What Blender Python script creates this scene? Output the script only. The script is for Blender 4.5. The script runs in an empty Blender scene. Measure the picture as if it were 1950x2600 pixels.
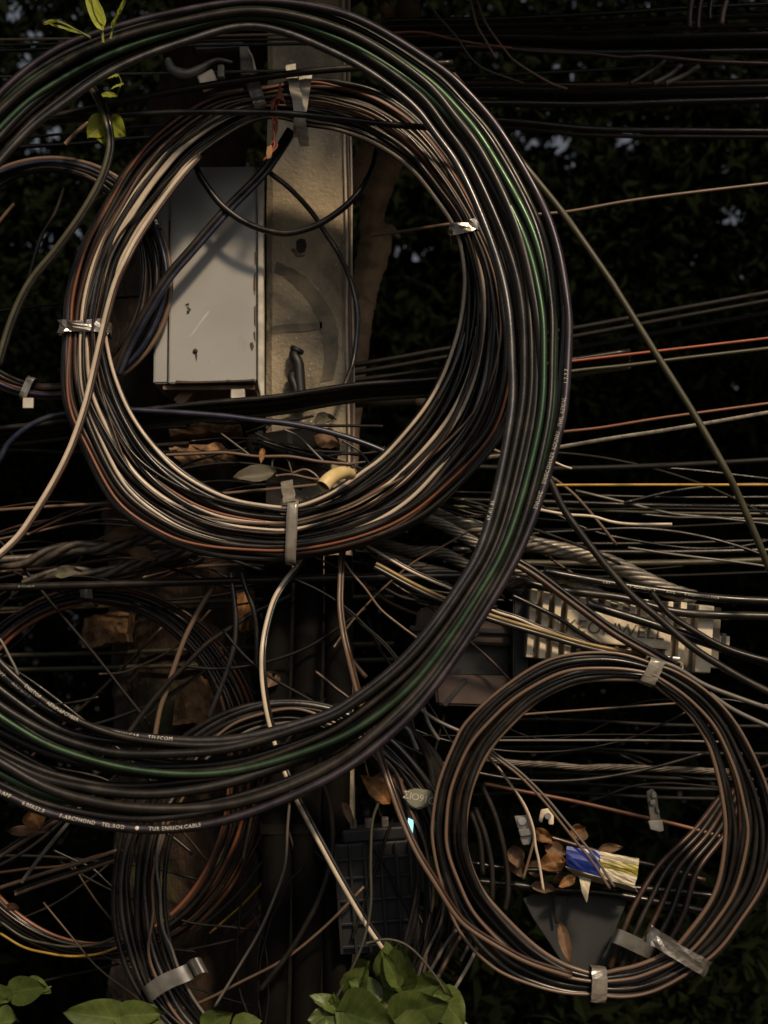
import bpy, bmesh, math, random
import numpy as np
from mathutils import Vector, Matrix

R = math.radians
SC = bpy.context.scene
COL = SC.collection

# ------------------------------------------------------------------ camera
PITCH, VFOV = R(7.0), R(40.0)
cam_data = bpy.data.cameras.new('camera')
cam = bpy.data.objects.new('camera', cam_data)
COL.objects.link(cam)
cam.location = (0, 0, 1.6)
cam.rotation_euler = (R(90) + PITCH, 0, 0)
cam_data.sensor_fit = 'VERTICAL'
cam_data.angle_y = VFOV
cam_data.clip_start, cam_data.clip_end = 0.05, 3000
cam_data.dof.use_dof = True
cam_data.dof.focus_distance = 3.25
cam_data.dof.aperture_fstop = 2.0
SC.camera = cam
SC.render.resolution_x, SC.render.resolution_y = 768, 1024

# ------------------------------------------------------------------ light: dusk under trees, one warm lamp-like sun
TO_LIGHT = Vector((0.42, -1.0, 0.92)).normalized()
elev = math.asin(TO_LIGHT.z)
world = bpy.data.worlds.new('World')
SC.world = world
world.use_nodes = True
wn = world.node_tree
wn.nodes.clear()
w_out = wn.nodes.new('ShaderNodeOutputWorld')
w_bg = wn.nodes.new('ShaderNodeBackground')
w_sky = wn.nodes.new('ShaderNodeTexSky')
w_sky.sky_type = 'NISHITA'
w_sky.sun_disc = False
w_sky.sun_elevation = elev
w_sky.sun_rotation = math.atan2(TO_LIGHT.x, TO_LIGHT.y)
w_sky.air_density, w_sky.dust_density, w_sky.ozone_density = 1.0, 6.0, 1.0
w_bg.inputs[1].default_value = 0.046
w_hs = wn.nodes.new('ShaderNodeHueSaturation')      # hazy evening sky, little colour left
w_hs.inputs['Saturation'].default_value = 0.36
wn.links.new(w_sky.outputs[0], w_hs.inputs['Color'])
wn.links.new(w_hs.outputs[0], w_bg.inputs[0])
wn.links.new(w_bg.outputs[0], w_out.inputs[0])

sun_data = bpy.data.lights.new('sun', 'SUN')
sun_data.energy = 3.1
sun_data.angle = R(6)
sun_data.color = (1.0, 0.76, 0.50)
sun = bpy.data.objects.new('sun', sun_data)
COL.objects.link(sun)
sun.location = TO_LIGHT * 20
sun.rotation_euler = (-TO_LIGHT).to_track_quat('-Z', 'Y').to_euler()

SC.view_settings.view_transform = 'Standard'
SC.view_settings.look = 'None'
SC.view_settings.exposure = 0.0
SC.view_settings.gamma = 1.0
SC.view_settings.use_curve_mapping = False

# ------------------------------------------------------------------ helpers
TV = math.tan(VFOV / 2) / 1300.0
CP, SP = math.cos(PITCH), math.sin(PITCH)

def at(x, y, Y):
    """survey point (plan units of the measured sheet) on the vertical plane at depth Y metres"""
    u, v = (x - 975) * TV, (1300 - y) * TV
    d = (u, CP - v * SP, SP + v * CP)
    k = Y / d[1]
    return np.array((d[0] * k, Y, 1.6 + d[2] * k))

def unit(Y):
    return TV * Y           # metres covered by one plan unit at depth Y

rng = random.Random(7)

def tag(o, label=None, cat=None, group=None, kind=None):
    if label: o['label'] = label
    if cat: o['category'] = cat
    if group: o['group'] = group
    if kind: o['kind'] = kind
    return o

def empty(name, loc, label=None, cat=None, group=None, rot=None):
    o = bpy.data.objects.new(name, None)
    o.empty_display_size = 0.02
    COL.objects.link(o)
    o.location = loc
    if rot is not None: o.rotation_euler = rot
    tag(o, label, cat, group)
    return o

def obj(name, mesh, parent=None, local=False):
    """link one mesh object; under a parent the mesh is given in world space unless local"""
    o = bpy.data.objects.new(name, mesh)
    COL.objects.link(o)
    if parent is not None:
        o.parent = parent
        if not local and parent.parent is None:
            o.matrix_parent_inverse = parent.matrix_basis.inverted()
    return o

def thing(name, mesh, label, cat, group=None):
    """a thing that is one mesh given in world space: its origin goes to its lowest middle"""
    n = len(mesh.vertices)
    co = np.empty(n * 3, 'f'); mesh.vertices.foreach_get('co', co); co = co.reshape(-1, 3)
    base = np.array(((co[:, 0].min() + co[:, 0].max()) / 2, (co[:, 1].min() + co[:, 1].max()) / 2, co[:, 2].min()), 'f')
    mesh.vertices.foreach_set('co', (co - base).ravel()); mesh.update()
    o = obj(name, mesh)
    o.location = base
    return tag(o, label, cat, group)

def mesh_np(name, V, F, mats, smooth=True, fm=None):
    """V (n,3), F list/array of quads (m,4) or python lists"""
    me = bpy.data.meshes.new(name)
    if isinstance(F, np.ndarray):
        m, k = F.shape
        me.vertices.add(len(V)); me.vertices.foreach_set('co', np.asarray(V, 'f').ravel())
        me.loops.add(m * k); me.loops.foreach_set('vertex_index', F.astype('i').ravel())
        me.polygons.add(m); me.polygons.foreach_set('loop_start', np.arange(0, m * k, k, dtype='i'))
    else:
        me.from_pydata([tuple(v) for v in V], [], F)
    for mt in (mats if isinstance(mats, (list, tuple)) else [mats]):
        me.materials.append(mt)
    if fm is not None:
        me.polygons.foreach_set('material_index', np.asarray(fm, 'i'))
    me.polygons.foreach_set('use_smooth', np.full(len(me.polygons), smooth, dtype=bool))
    me.update(calc_edges=True)
    me.validate()
    return me

# ---- splines
def spline(P, n=10, closed=False):
    P = np.asarray(P, float)
    k = len(P)
    out = []
    rngk = range(k if closed else k - 1)
    for i in rngk:
        if closed:
            p0, p1, p2, p3 = P[i - 1], P[i], P[(i + 1) % k], P[(i + 2) % k]
        else:
            p1, p2 = P[i], P[i + 1]
            p0 = P[i - 1] if i > 0 else 2 * p1 - p2
            p3 = P[i + 2] if i + 2 < k else 2 * p2 - p1
        t = (np.arange(n) / n)[:, None]
        out.append(0.5 * (2 * p1 + (p2 - p0) * t + (2 * p0 - 5 * p1 + 4 * p2 - p3) * t ** 2
                          + (3 * p1 - p0 - 3 * p2 + p3) * t ** 3))
    out = np.concatenate(out)
    if not closed:
        out = np.vstack([out, P[-1]])
    return out

def frames(C, closed=False):
    if closed:
        T = np.roll(C, -1, 0) - np.roll(C, 1, 0)
    else:
        T = np.gradient(C, axis=0)
    T /= np.linalg.norm(T, axis=1)[:, None] + 1e-12
    ref = np.array((0.02, 1.0, 0.015))
    A = np.cross(T, ref); A /= np.linalg.norm(A, axis=1)[:, None] + 1e-12
    B = np.cross(A, T)      # roughly along +Y (away from the camera)
    return T, A, B

def tube_VF(C, r, closed=False, sides=8, a_off=0.0, b_off=0.0, caps=True):
    T, A, B = frames(C, closed)
    n = len(C)
    r = np.broadcast_to(np.asarray(r, float), (n,))
    ang = np.arange(sides) * 2 * math.pi / sides
    ctr = C + A * a_off + B * b_off
    V = (ctr[:, None, :] + (A[:, None, :] * np.cos(ang)[None, :, None]
         + B[:, None, :] * np.sin(ang)[None, :, None]) * r[:, None, None]).reshape(-1, 3)
    m = n if closed else n - 1
    i = np.arange(m)[:, None]; j = np.arange(sides)[None, :]
    i2 = (i + 1) % n; j2 = (j + 1) % sides
    F = np.stack([i * sides + j, i * sides + j2, i2 * sides + j2, i2 * sides + j], -1).reshape(-1, 4)
    if not closed and caps:
        # close the ends with small cones made of degenerate-free quads (fan as quads over opposite verts)
        ex = []
        for base in (0, (n - 1) * sides):
            for q in range(0, sides - 2, 2):
                ex.append([base, base + q + 1, base + q + 2, base + (q + 3) % sides if q + 3 < sides else base + q + 2])
        ex = [e for e in ex if len(set(e)) == 4]
        F = np.vstack([F, np.array(ex)])
    return V, F

def merge(parts):
    Vs, Fs, o = [], [], 0
    for V, F in parts:
        Vs.append(V); Fs.append(F + o); o += len(V)
    return np.vstack(Vs), np.vstack(Fs)

def box_VF(c, s, rot=None):
    c = np.asarray(c, float); h = np.asarray(s, float) / 2
    V = np.array([(x, y, z) for x in (-1, 1) for y in (-1, 1) for z in (-1, 1)], float) * h
    if rot is not None: V = V @ np.array(rot.to_3x3()).T
    F = np.array([[0, 1, 3, 2], [4, 6, 7, 5], [0, 4, 5, 1], [2, 3, 7, 6], [0, 2, 6, 4], [1, 5, 7, 3]])
    return V + c, F

def bevel_box(name, c, s, mat, bev=0.004, seg=2, rot=None, parent=None, taper=None, jitter=0, local=False):
    bm = bmesh.new()
    bmesh.ops.create_cube(bm, size=1)
    for v in bm.verts:
        v.co = Vector((v.co.x * s[0], v.co.y * s[1], v.co.z * s[2]))
        if taper and v.co.z < 0: v.co.x *= taper
        if jitter: v.co += Vector((rng.uniform(-1, 1), rng.uniform(-1, 1), rng.uniform(-1, 1))) * jitter
    if bev: bmesh.ops.bevel(bm, geom=bm.edges[:], offset=bev, segments=seg, affect='EDGES', profile=0.6)
    if rot is not None: bm.transform(rot.to_4x4())
    bm.transform(Matrix.Translation(Vector(c)))
    me = bpy.data.meshes.new(name)
    bm.to_mesh(me); bm.free()
    me.materials.append(mat)
    return obj(name, me, parent, local)

def prism(name, pts, y0, y1, mat, parent=None, bev=0.0, local=False):
    """outline pts (x,z) extruded along Y"""
    bm = bmesh.new()
    vs = [bm.verts.new((p[0], y0, p[1])) for p in pts]
    f = bm.faces.new(vs)
    r = bmesh.ops.extrude_face_region(bm, geom=[f])
    for v in r['geom']:
        if isinstance(v, bmesh.types.BMVert): v.co.y = y1
    bmesh.ops.recalc_face_normals(bm, faces=bm.faces[:])
    if bev: bmesh.ops.bevel(bm, geom=bm.edges[:], offset=bev, segments=2, affect='EDGES')
    me = bpy.data.meshes.new(name); bm.to_mesh(me); bm.free()
    me.materials.append(mat)
    return obj(name, me, parent, local)

def cyl_VF(p0, p1, r0, r1=None, sides=12):
    p0, p1 = np.asarray(p0, float), np.asarray(p1, float)
    r1 = r0 if r1 is None else r1
    t = p1 - p0; t /= np.linalg.norm(t)
    a = np.cross(t, (0.3, 0.9, 0.31)); a /= np.linalg.norm(a); b = np.cross(t, a)
    ang = np.arange(sides) * 2 * math.pi / sides
    ring = np.cos(ang)[:, None] * a + np.sin(ang)[:, None] * b
    V = np.vstack([p0 + ring * r0, p1 + ring * r1, [p0], [p1]])
    F = [[j, (j + 1) % sides, sides + (j + 1) % sides, sides + j] for j in range(sides)]
    F += [[2 * sides, (j + 1) % sides, j] for j in range(sides)]
    F += [[2 * sides + 1, sides + j, sides + (j + 1) % sides] for j in range(sides)]
    return V, F

def text_mesh(body, size, mat, extrude=0.0, name='lettering', shear=0.0, align='CENTER', spacing=1.0):
    cu = bpy.data.curves.new('t', 'FONT')
    cu.body = body; cu.size = size; cu.extrude = extrude; cu.shear = shear
    cu.align_x = align; cu.align_y = 'CENTER'; cu.space_character = spacing
    cu.resolution_u = 2
    o = bpy.data.objects.new('t', cu)
    COL.objects.link(o)
    dg = bpy.context.evaluated_depsgraph_get()
    me = bpy.data.meshes.new_from_object(o.evaluated_get(dg))
    bpy.data.objects.remove(o); bpy.data.curves.remove(cu)
    me.name = name
    me.materials.clear(); me.materials.append(mat)
    return me

# ------------------------------------------------------------------ materials
def mat_base(name):
    m = bpy.data.materials.new(name); m.use_nodes = True
    nt = m.node_tree
    return m, nt, nt.nodes['Principled BSDF']

def noise_mix(nt, c1, c2, scale, lo=0.4, hi=0.6, detail=4, coord='Object', rough=0.6, vec_scale=None):
    tc = nt.nodes.new('ShaderNodeTexCoord')
    nz = nt.nodes.new('ShaderNodeTexNoise'); nz.inputs['Scale'].default_value = scale
    nz.inputs['Detail'].default_value = detail; nz.inputs['Roughness'].default_value = rough
    src = tc.outputs[coord]
    if vec_scale:
        mp = nt.nodes.new('ShaderNodeMapping'); mp.inputs['Scale'].default_value = vec_scale
        nt.links.new(src, mp.inputs[0]); src = mp.outputs[0]
    nt.links.new(src, nz.inputs['Vector'])
    mr = nt.nodes.new('ShaderNodeMapRange')
    mr.inputs[1].default_value, mr.inputs[2].default_value = lo, hi
    nt.links.new(nz.outputs[0], mr.inputs[0])
    mx = nt.nodes.new('ShaderNodeMix'); mx.data_type = 'RGBA'
    nt.links.new(mr.outputs[0], mx.inputs[0])
    for s, c in ((6, c1), (7, c2)):
        if isinstance(c, tuple): mx.inputs[s].default_value = (*c, 1)
        else: nt.links.new(c, mx.inputs[s])
    return mx.outputs[2], mr.outputs[0], nz.outputs[0]

def bump(nt, bsdf, height, strength=0.3, dist=0.002):
    b = nt.nodes.new('ShaderNodeBump'); b.inputs['Strength'].default_value = strength
    b.inputs['Distance'].default_value = dist
    nt.links.new(height, b.inputs['Height']); nt.links.new(b.outputs[0], bsdf.inputs['Normal'])

def jacket(name, col, rough=0.38, spec=0.5, dust=(0.05, 0.04, 0.03), dust_amt=0.6, tint=None, coat=0.0):
    m, nt, b = mat_base(name)
    c, f, h = noise_mix(nt, col, tuple(col[i] * (1 - dust_amt) + dust[i] * dust_amt for i in range(3)), 14, 0.45, 0.75)
    nt.links.new(c, b.inputs['Base Color'])
    mr = nt.nodes.new('ShaderNodeMapRange')
    mr.inputs[3].default_value, mr.inputs[4].default_value = rough - 0.05, rough + 0.22
    nt.links.new(f, mr.inputs[0]); nt.links.new(mr.outputs[0], b.inputs['Roughness'])
    b.inputs['Specular IOR Level'].default_value = spec
    nb = nt.nodes.new('ShaderNodeTexNoise'); nb.inputs['Scale'].default_value = 140; nb.inputs['Detail'].default_value = 3
    tcb = nt.nodes.new('ShaderNodeTexCoord'); nt.links.new(tcb.outputs['Object'], nb.inputs['Vector'])
    bump(nt, b, nb.outputs[0], 0.10, 0.002)
    if tint: b.inputs['Specular Tint'].default_value = (*tint, 1)
    if coat: b.inputs['Coat Weight'].default_value = coat; b.inputs['Coat Roughness'].default_value = 0.25
    return m

def plain(name, col, rough=0.6, metal=0.0, spec=0.5, var=0.25, scale=30, bmp=0.0, col2=None, emit=None, bdist=0.002):
    m, nt, b = mat_base(name)
    c2 = col2 or tuple(v * (1 - var) for v in col)
    c, f, h = noise_mix(nt, col, c2, scale, 0.38, 0.66)
    nt.links.new(c, b.inputs['Base Color'])
    b.inputs['Roughness'].default_value = rough; b.inputs['Metallic'].default_value = metal
    b.inputs['Specular IOR Level'].default_value = spec
    if bmp: bump(nt, b, h, bmp, bdist)
    if emit:
        b.inputs['Emission Color'].default_value = (*emit[:3], 1); b.inputs['Emission Strength'].default_value = emit[3]
    return m

M = {}
M['black'] = jacket('cable_black', (0.008, 0.007, 0.0065), 0.31, spec=0.42, dust=(0.02, 0.016, 0.012))
M['dim'] = jacket('cable_matte_black', (0.006, 0.0055, 0.005), 0.62, spec=0.25, dust=(0.015, 0.012, 0.009))
M['black2'] = jacket('cable_black_worn', (0.012, 0.010, 0.008), 0.36, spec=0.42, dust=(0.03, 0.022, 0.016))
M['gloss'] = jacket('cable_black_gloss', (0.012, 0.010, 0.010), 0.30, spec=0.85, dust_amt=0.3)
M['brown'] = jacket('cable_brown', (0.034, 0.016, 0.010), 0.36, dust=(0.06, 0.034, 0.02))
M['rust'] = jacket('cable_rust', (0.16, 0.055, 0.025), 0.42, dust=(0.12, 0.07, 0.04))
M['tan'] = jacket('cable_tan', (0.13, 0.085, 0.058), 0.36, dust=(0.08, 0.055, 0.038))
M['cream'] = jacket('cable_cream', (0.50, 0.42, 0.33), 0.34, dust=(0.26, 0.20, 0.14))
M['grey'] = jacket('cable_grey', (0.11, 0.10, 0.088), 0.42, dust=(0.06, 0.05, 0.04))
M['olive'] = jacket('cable_olive', (0.045, 0.042, 0.022), 0.45, dust=(0.07, 0.06, 0.035))
M['green'] = jacket('cable_green_sheen', (0.009, 0.014, 0.009), 0.36, spec=0.75, tint=(0.58, 1.0, 0.60), dust=(0.016, 0.022, 0.014))
M['purple'] = jacket('cable_purple_sheen', (0.010, 0.0085, 0.010), 0.36, spec=0.6, tint=(0.95, 0.86, 1.0), dust=(0.026, 0.02, 0.024))
M['navy'] = jacket('cable_navy', (0.010, 0.012, 0.030), 0.36, spec=0.6, dust=(0.03, 0.03, 0.05))
M['red'] = jacket('cable_red', (0.30, 0.065, 0.025), 0.5, dust=(0.12, 0.05, 0.03))
M['yellow'] = jacket('cable_yellow', (0.42, 0.25, 0.03), 0.5, dust=(0.10, 0.075, 0.03))
M['ochre'] = jacket('cable_ochre', (0.22, 0.14, 0.035), 0.42, dust=(0.10, 0.07, 0.03))
M['strand'] = plain('weathered_aluminium', (0.26, 0.235, 0.195), 0.45, 0.5, var=0.5, scale=60)
M['strand_dark'] = plain('grimy_conductor', (0.12, 0.10, 0.08), 0.5, 0.3, var=0.6, scale=40)
M['print'] = plain('white_print', (0.62, 0.58, 0.50), 0.6, var=0.4, scale=300)
M['tape'] = plain('clear_grey_tape', (0.20, 0.18, 0.15), 0.25, var=0.35, scale=45, bmp=0.5, spec=0.7)
M['foil'] = plain('crumpled_foil', (0.5, 0.46, 0.41), 0.28, 0.9, var=0.45, scale=40, bmp=0.4, bdist=0.006)
M['steel'] = plain('galvanised_steel', (0.42, 0.41, 0.38), 0.36, 0.8, var=0.35, scale=35, bmp=0.2)
M['dark_steel'] = plain('dark_steel', (0.17, 0.155, 0.135), 0.5, 0.35, var=0.5, scale=25)
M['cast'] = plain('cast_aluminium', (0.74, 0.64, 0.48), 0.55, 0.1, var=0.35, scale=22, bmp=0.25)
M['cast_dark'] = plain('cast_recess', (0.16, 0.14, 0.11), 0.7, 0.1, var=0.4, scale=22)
M['black_plastic'] = plain('black_plastic', (0.007, 0.008, 0.011), 0.5, var=0.4, scale=18)
M['duct'] = plain('near_black_duct', (0.005, 0.0045, 0.004), 0.8, spec=0.1, var=0.5, scale=9, bmp=0.3)
M['slate_plastic'] = plain('slate_plastic', (0.022, 0.024, 0.024), 0.7, var=0.45, scale=12)
M['brown_plastic'] = plain('brown_plastic', (0.07, 0.043, 0.034), 0.55, var=0.4, scale=20, bmp=0.1)
M['timber'] = plain('broken_timber', (0.27, 0.15, 0.07), 0.85, var=0.75, scale=35, bmp=0.8, bdist=0.01)
M['white_strip'] = plain('dirty_white_strip', (0.50, 0.47, 0.40), 0.5, var=0.45, scale=16, bmp=0.15)
M['ivory'] = plain('ivory_tube', (0.62, 0.47, 0.22), 0.45, var=0.2, scale=25)
M['tube_in'] = plain('tube_inside', (0.10, 0.05, 0.02), 0.8)
M['tag'] = plain('grey_green_tag', (0.20, 0.21, 0.16), 0.5, var=0.2, scale=25)
M['blue'] = plain('blue_print', (0.012, 0.030, 0.22), 0.35, var=0.35, scale=40, bmp=0.3)
M['packet'] = plain('packet_white', (0.52, 0.46, 0.32), 0.45, var=0.35, scale=40, bmp=0.3)
M['packet_olive'] = plain('packet_olive', (0.26, 0.22, 0.03), 0.45, var=0.3, scale=40, bmp=0.3)
M['pebble'] = plain('beige_plastic', (0.42, 0.31, 0.20), 0.6, var=0.3, scale=30, bmp=0.3)
M['red_string'] = plain('red_string', (0.30, 0.085, 0.05), 0.7)
M['cyan'] = plain('glowing_cyan', (0.3, 0.75, 0.75), 0.3, emit=(0.45, 0.95, 0.95, 0.85))
M['rust_stain'] = plain('rust_stain', (0.07, 0.04, 0.022), 0.8, var=0.5, scale=120)
M['pole_mark'] = plain('grey_brown_mark', (0.175, 0.15, 0.112), 0.9, var=0.35, scale=28, bmp=0.4)
M['mark'] = plain('dark_ink', (0.03, 0.025, 0.02), 0.7)
M['scratch'] = plain('scratch', (0.42, 0.40, 0.36), 0.5)
M['lettering'] = plain('cast_lettering', (0.22, 0.185, 0.13), 0.7, var=0.5, scale=60)
M['gap'] = plain('dark_gap', (0.02, 0.018, 0.015), 0.8)
M['earth'] = plain('ground_soil', (0.018, 0.016, 0.012), 0.95, var=0.5, scale=2.5, bmp=0.4)

def veins(nt, c, k=0.55):
    """paler midrib and side veins from the leaf's own UV (x across from the midrib, y along)"""
    uv = nt.nodes.new('ShaderNodeUVMap'); sp = nt.nodes.new('ShaderNodeSeparateXYZ'); nt.links.new(uv.outputs[0], sp.inputs[0])
    def math_(op, a, b):
        n = nt.nodes.new('ShaderNodeMath'); n.operation = op
        for i, v in enumerate((a, b)):
            if v is None: continue
            if isinstance(v, (int, float)): n.inputs[i].default_value = v
            else: nt.links.new(v, n.inputs[i])
        return n.outputs[0]
    s = math_('SUBTRACT', sp.outputs[1], math_('MULTIPLY', sp.outputs[0], 0.28))
    fr = math_('ABSOLUTE', math_('SUBTRACT', math_('FRACT', math_('MULTIPLY', s, 7.0), None), 0.5), None)
    side = math_('LESS_THAN', fr, 0.045)
    mid = math_('LESS_THAN', sp.outputs[0], 0.05)
    m = math_('MULTIPLY', math_('MAXIMUM', side, mid), k)
    mx = nt.nodes.new('ShaderNodeMix'); mx.data_type = 'RGBA'
    nt.links.new(m, mx.inputs[0]); nt.links.new(c, mx.inputs[6])
    hs = nt.nodes.new('ShaderNodeHueSaturation'); hs.inputs['Value'].default_value = 1.7; hs.inputs['Saturation'].default_value = 0.85
    nt.links.new(c, hs.inputs['Color']); nt.links.new(hs.outputs[0], mx.inputs[7])
    return mx.outputs[2]

def leaf_mat(name, c1, c2, trans=0.25, rough=0.5, scale=18, spec=0.3, vein=False):
    m, nt, b = mat_base(name)
    c, f, h = noise_mix(nt, c1, c2, scale, 0.35, 0.7)
    if vein: c = veins(nt, c)
    nt.links.new(c, b.inputs['Base Color'])
    b.inputs['Roughness'].default_value = rough
    b.inputs['Specular IOR Level'].default_value = spec
    bump(nt, b, h, 0.3, 0.004)
    if trans:
        tr = nt.nodes.new('ShaderNodeBsdfTranslucent'); nt.links.new(c, tr.inputs[0])
        mx = nt.nodes.new('ShaderNodeMixShader'); mx.inputs[0].default_value = trans
        nt.links.new(b.outputs[0], mx.inputs[1]); nt.links.new(tr.outputs[0], mx.inputs[2])
        nt.links.new(mx.outputs[0], nt.nodes['Material Output'].inputs[0])
    return m
M['leaf'] = leaf_mat('leaf_green', (0.080, 0.108, 0.022), (0.038, 0.060, 0.014), 0.12, 0.42, 16, 0.4, True)
M['leaf_lime'] = leaf_mat('leaf_lime', (0.30, 0.33, 0.03), (0.20, 0.25, 0.03), 0.25, 0.5, 18, 0.3, True)
M['leaf_stem'] = leaf_mat('leaf_stem', (0.14, 0.15, 0.035), (0.10, 0.12, 0.03), 0.0)
M['vine'] = leaf_mat('vine_stem', (0.06, 0.055, 0.035), (0.04, 0.04, 0.03), 0.0)
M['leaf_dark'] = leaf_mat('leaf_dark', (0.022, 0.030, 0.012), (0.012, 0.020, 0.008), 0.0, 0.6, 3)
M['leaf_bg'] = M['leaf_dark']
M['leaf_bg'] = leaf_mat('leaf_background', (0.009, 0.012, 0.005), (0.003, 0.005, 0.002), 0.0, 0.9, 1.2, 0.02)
M['dry'] = leaf_mat('leaf_dry', (0.26, 0.125, 0.042), (0.12, 0.055, 0.02), 0.15, 0.6, 40, 0.3, True)
M['dry_pale'] = leaf_mat('leaf_dry_pale', (0.17, 0.10, 0.055), (0.07, 0.04, 0.022), 0.1, 0.6, 40)
M['leaf_grey'] = leaf_mat('leaf_grey_underside', (0.115, 0.105, 0.075), (0.09, 0.08, 0.06), 0.1, 0.6, 30)

def concrete():
    m, nt, b = mat_base('weathered_concrete')
    c1, f1, h1 = noise_mix(nt, (0.42, 0.35, 0.245), (0.23, 0.195, 0.138), 7, 0.35, 0.7, 6)
    c2, f2, h2 = noise_mix(nt, c1, (0.12, 0.105, 0.078), 4.5, 0.48, 0.66, 9, vec_scale=(1, 1, 0.35))
    c3, f3, h3 = noise_mix(nt, c2, (0.44, 0.38, 0.29), 90, 0.63, 0.72, 2)
    nt.links.new(c3, b.inputs['Base Color']); b.inputs['Roughness'].default_value = 0.9
    add = nt.nodes.new('ShaderNodeMath'); add.operation = 'ADD'
    nt.links.new(h1, add.inputs[0]); nt.links.new(h3, add.inputs[1])
    bump(nt, b, add.outputs[0], 0.6, 0.007)
    return m
M['concrete'] = concrete()

def bark():
    m, nt, b = mat_base('bark')
    c1, f1, h1 = noise_mix(nt, (0.045, 0.023, 0.012), (0.012, 0.007, 0.004), 26, 0.36, 0.62, 7, vec_scale=(1, 1, 0.32))
    c2, f2, h2 = noise_mix(nt, c1, (0.05, 0.055, 0.02), 4, 0.58, 0.70, 4)
    nt.links.new(c2, b.inputs['Base Color']); b.inputs['Roughness'].default_value = 0.9
    bump(nt, b, h1, 1.0, 0.03)
    return m
M['bark'] = bark()
M['bark_pale'] = plain('bark_pale', (0.24, 0.155, 0.085), 0.85, var=0.55, scale=12, bmp=0.6, bdist=0.01)

def enamel():
    m, nt, b = mat_base('white_enamel')
    c1, f1, h1 = noise_mix(nt, (0.30, 0.30, 0.29), (0.23, 0.23, 0.222), 3, 0.35, 0.7, 4)
    c2, f2, h2 = noise_mix(nt, c1, (0.22, 0.17, 0.115), 9, 0.60, 0.78, 7, vec_scale=(1, 1, 0.4))
    nt.links.new(c2, b.inputs['Base Color']); b.inputs['Roughness'].default_value = 0.42
    return m
M['enamel'] = enamel()
M['enamel_under'] = plain('rusty_underside', (0.16, 0.10, 0.06), 0.8, var=0.5, scale=14)

# ================================================================== THE SETTING
bm = bmesh.new()
bmesh.ops.create_grid(bm, x_segments=60, y_segments=60, size=600)
me = bpy.data.meshes.new('ground'); bm.to_mesh(me); bm.free(); me.materials.append(M['earth'])
g = obj('ground', me); tag(g, 'dark bare soil under the trees', None, None, 'structure')

# ---- foliage clouds
def leaf_cloud(name, centre, radii, n, size, mat, parent, seed, clumps=40, keep=None, hollow=0.0):
    r = np.random.RandomState(seed)
    cc = r.normal(size=(clumps, 3)); cc /= np.linalg.norm(cc, axis=1)[:, None]
    cc *= (r.uniform(hollow, 1, clumps) ** 0.5)[:, None]
    idx = r.randint(0, clumps, n)
    P = (cc[idx] + r.normal(scale=0.20, size=(n, 3))) * np.asarray(radii) + np.asarray(centre)
    if keep is not None:
        P = P[keep(P)]
    n = len(P)
    d = r.normal(size=(n, 3)); d[:, 2] -= 0.5; d /= np.linalg.norm(d, axis=1)[:, None]
    q = r.normal(size=(n, 3)); s = np.cross(d, q); s /= np.linalg.norm(s, axis=1)[:, None]
    L = size * r.uniform(0.6, 1.3, n)[:, None]; W = L * r.uniform(0.28, 0.5, n)[:, None]
    nn = np.cross(d, s)
    V = np.stack([P, P + d * L * .4 + s * W * .5 + nn * L * .06, P + d * L - nn * L * .1, P + d * L * .4 - s * W * .5 + nn * L * .06], 1).reshape(-1, 3)
    F = np.arange(n * 4).reshape(-1, 4)
    return obj(name, mesh_np(name, V, F, mat, smooth=False), parent)

# openings in the far crowns where the evening sky shows
GAPS = [(1425, 365, 20), (1448, 408, 16), (1440, 345, 12), (1585, 358, 20), (1600, 372, 12), (1622, 366, 12), (1305, 264, 15), (1320, 360, 10), (1364, 360, 11), (1408, 370, 12), (1560, 316, 9), (1618, 314, 10),
        (1040, 638, 14), (1070, 645, 14), (1015, 622, 9), (1850, 528, 16), (1862, 548, 12), (1838, 555, 10), (1480, 168, 8), (1470, 192, 8), (1412, 170, 8), (80, 164, 15), (84, 272, 14), (120, 262, 9), (140, 330, 10), (78, 366, 13), (118, 360, 9),
        (88, 79, 11), (95, 608, 12), (146, 540, 10), (90, 560, 9), (128, 626, 11), (142, 598, 10), (200, 585, 9), (1758, 654, 11), (1890, 692, 9), (1840, 420, 8), (1870, 965, 12), (940, 525, 9), (1105, 610, 10), (36, 25, 10), (228, 455, 9), (265, 480, 9), (960, 895, 9), (940, 880, 8), (1152, 700, 8), (1170, 760, 8)]
def open_sky(P):
    ok = np.ones(len(P), bool)
    ay = np.arctan2(P[:, 2] - 1.6, P[:, 1]) - PITCH
    dist = P[:, 1] * CP + (P[:, 2] - 1.6) * SP
    sx = 975 + P[:, 0] / dist / TV; sy = 1300 - np.tan(ay) / TV
    for gx, gy, gr in GAPS:
        ok &= ((sx - gx) ** 2 + (sy - gy) ** 2) > (gr * .95 + 15 * 9.0 / np.maximum(P[:, 1], 5)) ** 2
    return ok

def trunk_mesh(name, pts, rad, mat, parent, sides=14, rough=0.06, seed=3, n=12):
    C = spline(pts, n)
    rr = np.interp(np.linspace(0, 1, len(C)), np.linspace(0, 1, len(rad)), rad)
    V, F = tube_VF(C, rr, sides=sides)
    r = np.random.RandomState(seed)
    k = len(C)
    lob = 1 + rough * np.sin(np.arange(sides) * 2.4 + r.uniform(0, 6))[None, :] + rough * r.normal(size=(k, sides)) * 0.6
    ctr = np.repeat(C, sides, 0)
    V = ctr + (V - ctr) * lob.reshape(-1, 1)
    return obj(name, mesh_np(name, V, F, mat), parent)

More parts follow.
